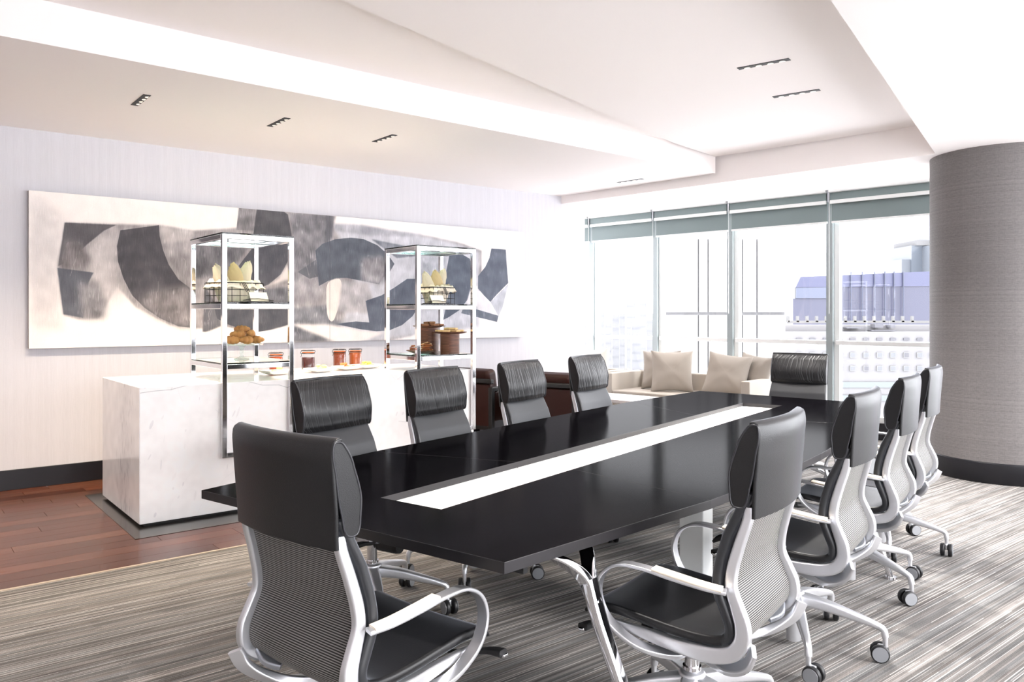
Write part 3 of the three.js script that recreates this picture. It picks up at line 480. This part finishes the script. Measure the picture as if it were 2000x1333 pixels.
function bread(len, r, seed) { const n = createNoise2D(seeded(seed)); const g = new THREE.SphereGeometry(1, 28, 20), p = g.attributes.position; for (let i = 0; i < p.count; i++) { const x = p.getX(i), y = p.getY(i), z = p.getZ(i), k = 1 + n(x * 2 + y * 3, z * 2) * 0.09, taper = 1 - 0.25 * Math.max(0, y); p.setXYZ(i, x * r * k * taper, Math.sign(y) * Math.pow(Math.abs(y), 0.8) * len / 2 * k, z * r * 0.75 * k * taper); } g.computeVertexNormals(); return g; }
const loaf = [bread(0.30, 0.055, 3), bread(0.27, 0.06, 4), bread(0.24, 0.05, 5)];
function basket(u, v, w, d, label, words) {
  const o = thing('wire_basket', label, 'basket', on(u, v, S1), counterF.turn + 0.25, 'bread baskets'), h = 0.15, list = [];
  for (const y of [0.006, 0.055, 0.10, h]) list.push(tube([[-w / 2, y, -d / 2], [w / 2, y, -d / 2], [w / 2, y, d / 2], [-w / 2, y, d / 2]].flatMap((p, i, a) => { const q = a[(i + 1) % 4]; return [0.02, 0.35, 0.65, 0.98].map((k) => p.map((c, j) => lerp(c, q[j], k))); }), y === h ? 0.004 : 0.002, 64, 6, true));
  for (let i = 0; i <= 5; i++) { const x = lerp(-w / 2, w / 2, i / 5); for (const z of [-d / 2, d / 2]) list.push(cyl(0.0022, 0.0022, h, x, h / 2, z, 6)); }
  for (let i = 1; i < 4; i++) { const z = lerp(-d / 2, d / 2, i / 4); for (const x of [-w / 2, w / 2]) list.push(cyl(0.0022, 0.0022, h, x, h / 2, z, 6)); }
  part('wire_frame', merge(list), M.wire, o);
  // cloth lining: a draped sheet with folded corners
  const cloth = new THREE.BoxGeometry(w * 0.96, 0.004, d * 0.96, 36, 1, 30), p = cloth.attributes.position, n = createNoise2D(seeded(u * 100));
  for (let i = 0; i < p.count; i++) { const x = p.getX(i) / (w / 2), z = p.getZ(i) / (d / 2), e = Math.max(Math.abs(x), Math.abs(z)); const lift = e > 0.55 ? Math.min(1, (e - 0.55) / 0.3) : 0, over = e > 0.85 ? (e - 0.85) / 0.15 : 0; p.setXYZ(i, p.getX(i) * (1 + over * 0.16), p.getY(i) + 0.012 + lift * (h + 0.01 + n(x * 2, z * 2) * 0.012) - over * 0.085, p.getZ(i) * (1 + over * 0.2) + n(x * 4, z * 2) * 0.006); }
  cloth.computeVertexNormals(); const liner = single('napkin', words[0], 'napkin', cloth, M.napkin, on(u, v, S1 + 0.004), counterF.turn + 0.25, 'napkins in the bread baskets');
  part('stripe', merge([0, 1, 2].map((k) => box(0.006, 0.085, 0.0015, 0, 0, 0).rotateZ(0.55).translate(-0.01 + k * 0.013, 0.115, d / 2 * 1.13))), M.napkinStripe, liner);
  const spots = [[-w * 0.30, 0.19, 0, 0.35, 0], [0.0, 0.215, 0.01, 0.12, 1], [w * 0.25, 0.225, -0.02, -0.35, 0], [w * 0.08, 0.19, -0.06, -0.1, 2]];
  spots.forEach(([x, y, z, tilt, kind], i) => { const c = Math.cos(counterF.turn + 0.25), s = Math.sin(counterF.turn + 0.25), q = on(u, v, S1 + y - 0.045); const m = single('bread_loaf', words[i + 1], 'bread', loaf[kind], i % 2 ? M.breadGold : M.bread, [q[0] + x * c + z * s, q[1], q[2] - x * s + z * c], counterF.turn, 'loaves in the bread baskets'); m.rotation.z = tilt; });
}
basket(0.76, 0.40, 0.34, 0.24, 'wire bread basket on the upper left shelf', ['striped linen napkin hanging out of the left bread basket', 'pale bread loaf leaning left in the left basket', 'golden pointed bread loaf in the middle of the left basket', 'tall pale bread loaf at the right of the left basket', 'golden bread loaf at the back of the left basket']);
basket(2.50, 0.30, 0.28, 0.20, 'wire bread basket on the upper right shelf', ['striped linen napkin hanging out of the right bread basket', 'pale bread loaf leaning left in the right basket', 'golden bread loaf in the middle of the right basket', 'pale bread loaf at the right of the right basket', 'golden bread loaf at the back of the right basket']);
function sign(u, v, label, label2, label3) {
  const o = thing('slate_board', label, 'board', on(u, v, S1), counterF.turn + 0.1, 'slate boards'); part('slate', rbox(0.20, 0.010, 0.12, 0.003, 0, 0.0055, 0), M.black, o);
  const c = thing('tent_card', label3, 'card', on(u + 0.01, v + 0.015, S1 + 0.0112), counterF.turn + 0.1, 'blank tent cards'); part('front', box(0.14, 0.075, 0.002).rotateX(-0.5).translate(0, 0.034, 0.02), M.card, c); part('rear', box(0.14, 0.075, 0.002).rotateX(0.5).translate(0, 0.034, -0.018), M.card, c);
  const t = thing('serving_tongs', label2, 'tongs', on(u - 0.01, v - 0.045, S1 + 0.0112), counterF.turn, 'serving tongs'); part('arm', sweep([[-0.11, 0.006, 0], [-0.04, 0.02, 0.004], [0.04, 0.016, 0.004], [0.11, 0.006, 0.0]], 20, () => rr(0.012, 0.003, 0.001), { side: V3(0, 0, 1) }), M.wire, t); part('arm', sweep([[-0.11, 0.006, 0.014], [-0.04, 0.012, 0.014], [0.04, 0.008, 0.014], [0.11, 0.006, 0.014]], 20, () => rr(0.012, 0.003, 0.001), { side: V3(0, 0, 1) }), M.wire, t);
}
sign(0.84, 0.16, 'black slate board in front of the left bread basket', 'black tongs lying before the card on the left shelf', 'blank cream tent card in front of the left bread basket');
sign(2.36, 0.085, 'black slate board in front of the right bread basket', 'black tongs lying before the card on the right shelf', 'blank cream tent card in front of the right bread basket');

// croissants on a glass cake stand
{
  const o = thing('cake_stand', 'glass cake stand heaped with croissants on the left shelf unit', 'cake stand', on(0.80, 0.36, S0), counterF.turn);
  part('plate', lathe([[0, 0.112], [0.15, 0.112], [0.155, 0.118], [0.158, 0.118], [0.156, 0.108], [0.03, 0.104], [0, 0.104]], 48), M.cake, o);
  part('foot', lathe([[0, 0], [0.055, 0], [0.056, 0.006], [0.02, 0.016], [0.012, 0.03], [0.018, 0.05], [0.012, 0.07], [0.022, 0.09], [0.03, 0.104], [0, 0.104]], 32), M.cake, o);
  const pts = Array.from({ length: 13 }, (_, i) => { const a = (i / 12 - 0.5) * 2.3; return [Math.sin(a) * 0.058, 0, Math.cos(a) * 0.058 - 0.045]; });
  const g = sweep(pts, 44, (t) => { const r = 0.0265 * Math.pow(Math.sin(Math.PI * lerp(0.04, 0.96, t)), 0.75) * (1 + 0.22 * Math.abs(Math.sin(t * 15))); return Array.from({ length: 12 }, (_, k) => [r * Math.cos(k * Math.PI / 6), r * Math.sin(k * Math.PI / 6)]); }, { side: V3(0, 1, 0) });
  const spots = [[-0.09, 0.033, 0.065, 0.2, 0], [0.0, 0.033, 0.095, 1.1, 0], [0.098, 0.033, 0.05, -0.5, 0], [-0.075, 0.033, -0.055, 2.4, 0], [0.065, 0.033, -0.065, 3.6, 0], [-0.042, 0.076, 0.04, 0.5, 0.12], [0.048, 0.077, 0.03, 1.9, -0.15], [0.0, 0.112, 0.0, 0.1, 0.1]];
  const words = ['croissant at the front left of the cake stand', 'croissant at the very front of the cake stand', 'croissant at the front right of the cake stand', 'croissant at the back left of the cake stand', 'croissant at the back right of the cake stand', 'croissant in the second layer, left', 'croissant in the second layer, right', 'croissant on top of the heap'];
  spots.forEach(([x, y, z, a, tilt], i) => { const c = Math.cos(counterF.turn), s = Math.sin(counterF.turn), q = on(0.80, 0.36, S0 + 0.114 + y); const m = single('croissant', words[i], 'croissant', g, M.croissant, [q[0] + x * c + z * s, q[1], q[2] - x * s + z * c], a, 'croissants on the cake stand'); m.rotation.x = tilt; });
}
// wooden drums with cookies, board of breadsticks
function drum(u, v, h, label, mat, words) {
  const o = thing('wooden_stand', label, 'cake stand', on(u, v, S0), 0, 'wooden cake stands');
  part('drum', cyl(0.082, 0.082, h - 0.014, 0, (h - 0.014) / 2, 0, 40), M.walnut, o);
  part('plate', lathe([[0, h - 0.014], [0.10, h - 0.014], [0.142, h - 0.004], [0.146, h + 0.002], [0.138, h], [0, h - 0.004]], 48), M.walnut, o);
  const g = rbox(0.07, 0.018, 0.055, 0.008), r = seeded(h * 1000);
  for (let i = 0; i < 9; i++) { const a = i * 2.4, rad = i < 7 ? 0.09 : 0.03, q = on(u, v, S0 + h + (i < 7 ? 0.010 : 0.028)); const m = single('cookie', words, 'cookie', g, mat, [q[0] + Math.cos(a) * rad, q[1], q[2] + Math.sin(a) * rad], r() * 6, words); m.rotation.x = (r() - 0.5) * 0.15; }
}
drum(2.47, 0.36, 0.235, 'taller dark wooden drum stand with nut cookies, at the back of the right unit', M.nutCookie, 'brown nut cookie on the taller wooden stand');
drum(2.50, 0.08, 0.185, 'lower dark wooden drum stand with pale cookies, at the front of the right unit', M.cookie, 'pale cookie on the lower wooden stand');
{
  const q = [2.285, 0.20], o = thing('wooden_dish', 'flat dark wooden dish of thin breadsticks on the right shelf unit', 'dish', on(...q, S0), 0);
  part('dish', lathe([[0, 0.002], [0.06, 0.002], [0.125, 0.026], [0.128, 0.032], [0.12, 0.030], [0.06, 0.012], [0, 0.010]], 44), M.walnut, o);
  const r = seeded(3), g = cyl(0.0045, 0.0055, 0.17, 0, 0, 0, 8).rotateZ(Math.PI / 2);
  for (let i = 0; i < 14; i++) { const p = on(...q, S0 + 0.036 + i * 0.0035); const m = single('breadstick', 'thin brown breadstick on the flat wooden dish', 'breadstick', g, i % 3 ? M.stick : M.breadGold, [p[0] + (r() - 0.5) * 0.06, p[1], p[2] + (r() - 0.5) * 0.08], 0.5 + (r() - 0.5) * 1.6, 'breadsticks on the wooden dish'); m.rotation.z = (r() - 0.3) * 0.35; }
}
// clip-top jars
function jar(u, v, h, fill, color, label) {
  const o = thing('clip_top_jar', label, 'jar', on(u, v, CT), 0.6, 'clip-top jars on the counter'), r = 0.057;
  part('body', lathe([[0, 0.002], [r - 0.004, 0.002], [r, 0.008], [r, h * 0.66], [r - 0.008, h * 0.76], [r - 0.010, h * 0.82]], 40), M.jarGlass, o);
  part('contents', lathe([[0, 0.006], [r - 0.006, 0.006], [r - 0.0025, 0.011], [r - 0.0025, h * fill], [0, h * fill]], 36), phys({ color, roughness: 0.25, clearcoat: 0.6 }), o);
  part('lid', lathe([[r - 0.008, h * 0.86], [r - 0.004, h * 0.875], [r - 0.006, h * 0.96], [r - 0.016, h], [0, h]], 40), M.jarGlass, o);
  part('gasket', new THREE.TorusGeometry(r - 0.008, 0.0035, 8, 40).rotateX(Math.PI / 2).translate(0, h * 0.84, 0), M.gasket, o);
  part('wire_clip', merge([new THREE.TorusGeometry(r - 0.002, 0.0026, 6, 40).rotateX(Math.PI / 2).translate(0, h * 0.80, 0), new THREE.TorusGeometry(r, 0.0026, 6, 40).rotateX(Math.PI / 2).translate(0, h * 0.93, 0), tube([[-r, h * 0.93, 0], [-r - 0.012, h * 0.85, 0.006], [-r - 0.004, h * 0.74, 0.004], [-r - 0.008, h * 0.62, 0]], 0.002, 20, 6), tube([[r, h * 0.94, 0], [r + 0.006, h * 0.88, 0], [r - 0.002, h * 0.80, 0]], 0.002, 12, 6)]), M.wire, o);
}
jar(1.27, 0.86, 0.165, 0.74, '#9a3d12', 'clip-top jar of bright orange jam, seen through the left shelf unit');
jar(1.568, 0.884, 0.175, 0.60, '#3c0b06', 'clip-top jar of dark red jam, filled lowest');
jar(1.867, 0.89, 0.175, 0.80, '#6c2e12', 'clip-top jar of rust brown jam, third from the left');
jar(2.05, 0.94, 0.172, 0.76, '#90481f', 'clip-top jar of light amber jam, nearest the right shelf unit');
// slanted serving plates
function dish(u, v, turn, label, bits, word, mat) {
  const o = thing('serving_plate', label, 'plate', on(u, v, CT), counterF.turn + turn, 'square serving plates');
  const g = new THREE.BoxGeometry(0.22, 0.008, 0.16, 12, 1, 12), p = g.attributes.position; for (let i = 0; i < p.count; i++) { const x = p.getX(i) / 0.11, z = p.getZ(i) / 0.08; p.setY(i, p.getY(i) + 0.006 + 0.028 * Math.pow(Math.max(Math.abs(x), Math.abs(z)), 3)); } g.computeVertexNormals(); part('plate', g, M.plate, o);
  const r = seeded(u * 999); for (let i = 0; i < bits; i++) { const q = on(u, v, CT + 0.03 + (i > bits * 0.6 ? 0.022 : 0)), m = single(word.includes('slice') ? 'fruit_slice' : 'appetizer', word, 'food', rbox(0.045, 0.022, 0.03, 0.01), mat, [q[0] + (r() - 0.5) * 0.10, q[1], q[2] + (r() - 0.5) * 0.08], r() * 6, word); m.rotation.z = (r() - 0.5) * 0.3; }
}
dish(1.11, 0.45, 0.2, 'white serving plate behind the near chair, beside the left shelf unit', 4, 'pale fruit slice on the plate beside the left shelf unit', M.melon);
dish(1.50, 0.50, 0.2, 'white serving plate with pale green slices in front of the dark red jar', 6, 'pale green slice on the plate before the dark red jar', M.melon);
dish(1.80, 0.60, 0.2, 'white serving plate with salmon rolls in front of the rust brown jar', 6, 'salmon coloured roll on the plate before the rust brown jar', M.salmon);
dish(2.02, 0.66, 0.2, 'white serving plate heaped with yellow slices in front of the amber jar', 10, 'yellow slice on the heaped plate before the amber jar', M.lemon);

// ---------------------------------------------------------------- lounge by the window
function pillow(w, seed) { const n = createNoise2D(seeded(seed)), g = new THREE.SphereGeometry(1, 48, 36).rotateX(Math.PI / 2), p = g.attributes.position; for (let i = 0; i < p.count; i++) { const x = p.getX(i), y = p.getY(i), z = p.getZ(i), m = Math.max(Math.abs(x), Math.abs(y), 0.001), l = Math.hypot(x, y) || 0.001, k = l / m, X = x * k, Y = y * k; p.setXYZ(i, X * (1 - 0.09 * (1 - Y * Y)) * w / 2, Y * (1 - 0.09 * (1 - X * X)) * w / 2, z * 0.10 * (1 + n(X * 1.2, Y * 1.2) * 0.06)); } g.computeVertexNormals(); return g; }
const pillowA = pillow(0.54, 3), pillowB = pillow(0.52, 8);
const sofaAt = frame(1.305, -10.28, 0.733, 0.678);     // inner front corner of the left arm
function sofa(F, a, label, len) {
  const o = thing('sofa', label, 'sofa', F.at(a, 0, 0), F.turn, 'beige sofas along the windows');
  part('seat', rbox(len, 0.13, 0.72, 0.02, len / 2, 0.335, -0.36), M.sofa, o);
  part('base', rbox(len + 0.2, 0.20, 0.76, 0.01, len / 2, 0.17, -0.40), M.sofa, o);
  part('backrest', rbox(len + 0.2, 0.54, 0.12, 0.02, len / 2, 0.35, -0.76), M.sofa, o);
  part('arm', rbox(0.11, 0.54, 0.80, 0.012, -0.055, 0.35, -0.40), M.sofa, o); part('arm', rbox(0.11, 0.54, 0.80, 0.012, len + 0.055, 0.35, -0.40), M.sofa, o);
  for (const x of [0.05, len - 0.05]) for (const z of [-0.06, -0.7]) part('foot', cyl(0.02, 0.02, 0.08, x, 0.04, z, 12), M.aluDark, o);
}
sofa(sofaAt, 0, 'beige sofa in front of the windows with four beige cushions', 1.81);
sofa(sofaAt, -0.95, 'short beige sofa half hidden behind the chair nearest the sofa', 0.6);
function cushion(a, b, y, turn, tilt, roll, g, mat, label) { const m = single('cushion', label, 'cushion', g, mat, sofaAt.at(a, y, b), 0, 'cushions on the sofas'); m.rotation.set(tilt, sofaAt.turn + turn, roll, 'YXZ'); }
cushion(0.40, -0.56, 0.655, 0.30, -0.28, 0.03, pillowB, M.cushion, 'beige square cushion half hidden behind the front left cushion');
cushion(0.66, -0.40, 0.655, 0.55, -0.22, 0.0, pillowA, M.cushion, 'large beige square cushion standing upright at the left of the sofa');
cushion(1.42, -0.42, 0.65, 0.25, -0.35, -0.12, pillowA, M.cushion, 'beige square cushion leaning at the right of the sofa');
cushion(1.66, -0.64, 0.645, -0.30, -0.3, -0.10, pillowB, M.cushion, 'beige cushion behind the right arm of the sofa');
cushion(-0.70, -0.5, 0.64, 0.2, -0.28, 0.1, pillowA, M.cushionPale, 'pale cushion peeking over the chair nearest the sofa');
{
  const o = thing('coffee_table', 'low white coffee table in front of the sofa', 'table', sofaAt.at(0.55, 0, 0.62), sofaAt.turn);
  part('top', rbox(0.9, 0.04, 0.6, 0.006, 0, 0.38, 0), M.whiteTop, o); for (const x of [-0.42, 0.42]) for (const z of [-0.27, 0.27]) part('leg', box(0.03, 0.36, 0.03, x, 0.18, z), M.alu, o);
}
function armchair(x, z, dx, dz, label) {               // faces local +z
  const o = thing('leather_armchair', label, 'armchair', [x, 0, z], Math.atan2(dx, dz), 'brown leather armchairs');
  part('seat', rbox(0.66, 0.16, 0.64, 0.03, 0, 0.36, 0.02), M.brownLeather, o);
  part('back_panel', rbox(0.74, 0.44, 0.04, 0.012, 0, 0.45, -0.36), M.brownLeather, o);
  const b = rbox(0.66, 0.44, 0.16, 0.05); b.rotateX(-0.18).translate(0, 0.60, -0.26); part('back_cushion', b, M.brownLeather, o);
  for (const s of [-1, 1]) { part('arm', rbox(0.05, 0.05, 0.72, 0.012, s * 0.375, 0.62, -0.02), M.black, o); part('side_panel', rbox(0.03, 0.30, 0.64, 0.01, s * 0.375, 0.44, 0), M.brownLeather, o); for (const q of [-0.36, 0.32]) part('leg', rbox(0.05, 0.64, 0.05, 0.008, s * 0.375, 0.32, q), M.black, o); }
  part('frame', merge([rbox(0.80, 0.05, 0.05, 0.012, 0, 0.70, -0.375), rbox(0.76, 0.05, 0.04, 0.01, 0, 0.22, -0.36), rbox(0.76, 0.05, 0.04, 0.01, 0, 0.25, 0.32)]), M.black, o);
}
armchair(-0.28, -8.6, 0.62, -0.78, 'brown leather armchair with black frame beside the marble counter');
armchair(0.46, -8.05, 0.50, -0.866, 'brown leather armchair with black frame between the two far left chairs');

// ---------------------------------------------------------------- city outside
const lin = (r, g, b, rough = 0.9) => std({ color: new THREE.Color().setRGB(r * 0.59, g * 0.59, b * 0.59), roughness: rough });
{
  const o = thing('neighbour_facade', 'white panelled facade right outside the window behind the sofa', 'building', [0, 0, -22]), X = (p) => (p - 1000) / FOCAL * 22;
  part('backing', box(X(1534) - X(1296), 24, 0.6, (X(1534) + X(1296)) / 2, -8.5, -0.36), lin(0.20, 0.20, 0.205), o);
  const m = lin(0.27, 0.265, 0.268), cols = [1296, 1364, 1383, 1450, 1478.5, 1535];
  for (let i = 0; i < 5; i++) for (const [y0, y1] of [[1.44, 3.5], [-5, 1.36], [-12, -5.08]]) { const a = X(cols[i]) + 0.018, b = X(cols[i + 1]) - 0.018; part('panel', box(b - a, y1 - y0, 0.2, (a + b) / 2, (y0 + y1) / 2, -0.1), m, o); }
}
{
  const D = 150, X = (p) => (p - 1000) / FOCAL * D, Y = (p) => 1.4 - (p - 613) / FOCAL * D, o = thing('white_office_block', 'white office block with rows of small windows below the blue building', 'building', [0, 0, -D]);
  const wall = lin(0.19, 0.187, 0.195), glass = lin(0.115, 0.122, 0.135, 0.4), band = lin(0.135, 0.155, 0.165, 0.4), trim = lin(0.22, 0.22, 0.22), dark = lin(0.11, 0.11, 0.125);
  part('wall', box(X(1900) - X(1530), 60, 20, (X(1900) + X(1530)) / 2, Y(648) - 30, -10.2), wall, o);
  part('roof_ledge', box(X(1900) - X(1530), Y(636) - Y(648), 8, (X(1900) + X(1530)) / 2, (Y(636) + Y(648)) / 2, -6), wall, o);
  const big = box(1.1, 1.0, 0.3), small = box(1.1, 0.45, 0.3), pane = box(0.92, 0.82, 0.1);
  for (let i = 0; i < 12; i++) { const x = X(1561 + i * 26.2); for (const y of [694, 720]) { const w = part('window', big, trim, o, [x, Y(y), -0.1]); part('pane', pane, (i * 7 + y) % 5 === 0 ? dark : glass, w, [0, 0, 0.11]); } part('window', small, dark, o, [x, Y(663), -0.1]); }
  for (const y of [752, 778]) part('window_band', box(X(1900) - X(1530), 1.1, 0.3, (X(1900) + X(1530)) / 2, Y(y), -0.1), band, o);
  for (let i = 0; i < 15; i++) part('roof_post', box(0.5, 1.2, 0.5), trim, o, [X(1541 + i * 19.4), Y(624), -6]);
  part('parapet', box(X(1900) - X(1560), 0.5, 0.5, (X(1900) + X(1560)) / 2, Y(630), -6), trim, o);
  for (const [x, y, w, h] of [[1718, 637, 16, 7], [1745, 638, 10, 5], [1670, 641, 30, 2], [1728, 646, 50, 1.6]]) part('roof_plant', box(w / FOCAL * D, h / FOCAL * D, 2, X(x), Y(y), -1.2), dark, o);
}
{
  const D = 230, X = (p) => (p - 1000) / FOCAL * D, Y = (p) => 1.4 - (p - 613) / FOCAL * D, o = thing('blue_glass_building', 'wide dark blue glass building with a sloping end in the haze', 'building', [0, 0, -D]);
  const ext = (pts, z, m, name, deep = 18) => { const s = new THREE.Shape(pts.map(([x, y]) => new THREE.Vector2(X(x), Y(y)))); part(name, new THREE.ExtrudeGeometry(s, { depth: deep, bevelEnabled: false }).translate(0, 0, z - deep), m, o); };
  ext([[1549, 640], [1549, 584], [1553, 584], [1553, 562], [1563, 541.4], [1830, 530.4], [1830, 640]], 0, lin(0.055, 0.058, 0.10, 0.35), 'glass_body');
  ext([[1553, 562], [1563, 541], [1830, 530], [1830, 559]], 0.4, lin(0.062, 0.068, 0.135, 0.35), 'sloped_roof', 0.4);
  ext([[1553.5, 583], [1553.5, 562.6], [1616, 561.6], [1616, 583]], 0.5, lin(0.09, 0.105, 0.16, 0.35), 'pale_band', 0.4);
  for (const x of [1660, 1682, 1706, 1726, 1744, 1762]) part('fin', box(0.16, Y(531) - Y(628), 0.5, X(x), (Y(531) + Y(628)) / 2, 0.7), lin(0.10, 0.11, 0.16), o);
}
{
  const D = 300, X = (p) => (p - 1000) / FOCAL * D, Y = (p) => 1.4 - (p - 613) / FOCAL * D, o = thing('stepped_tower', 'pale blue tower with stepped shoulders and a pyramid roof', 'building', [0, 0, -D]), m = lin(0.125, 0.145, 0.175, 0.4), m2 = lin(0.14, 0.155, 0.18, 0.4);
  const b = (x0, x1, y0, name, mat, z) => part(name, box(X(x1) - X(x0), Y(y0) - Y(660), 16, (X(x0) + X(x1)) / 2, (Y(y0) + Y(660)) / 2, z), mat, o);
  b(1741, 1900, 510, 'lower_step', m2, 0); b(1757, 1890, 484, 'middle_step', m, 1); b(1777, 1880, 486, 'shaft', m2, 12);
  part('pyramid', new THREE.ConeGeometry(15, Y(412) - Y(474), 4).rotateY(Math.PI / 4), lin(0.13, 0.135, 0.175, 0.4), o, [X(1826), (Y(412) + Y(474)) / 2, -2]); part('cornice', box(X(1885) - X(1765), Y(474) - Y(484), 18, (X(1885) + X(1765)) / 2, (Y(474) + Y(484)) / 2, 1), lin(0.18, 0.18, 0.185), o);
}
{
  const r = seeded(53), D0 = 420, words = ['leftmost', 'second', 'third', 'fourth', 'fifth', 'sixth', 'seventh', 'eighth', 'ninth', 'tenth', 'eleventh', 'twelfth', 'thirteenth', 'fourteenth'];
  for (let i = 0; i < 14; i++) {
    const px = 1120 + i * 13.5 + r() * 4, top = 575 + r() * 60 + (i === 4 ? -15 : 0), D = D0 + ((i * 5) % 14) * 26, w = (9 + r() * 9) / FOCAL * D, y1 = 1.4 - (top - 613) / FOCAL * D, y0 = 1.4 - (760 - 613) / FOCAL * D, k = 0.165 + r() * 0.028, o = thing('hazy_tower', `pale tower block in the haze of the city, ${words[i]} from the pale wall`, 'building', [(px - 1000) / FOCAL * D, 0, -D], 0, 'hazy city blocks');
    part('body', box(w, y1 - y0, w, 0, (y0 + y1) / 2, 0), lin(k * 0.98, k, k * 1.07), o);
    for (let j = 0; j < 7; j++) part('window_band', box(w * 0.86, 0.9, 0.3, 0, y1 - 3 - j * (y1 - y0) / 8, w / 2), lin(k * 0.86, k * 0.89, k * 0.97), o);
  }
}

renderer.render(scene, camera);
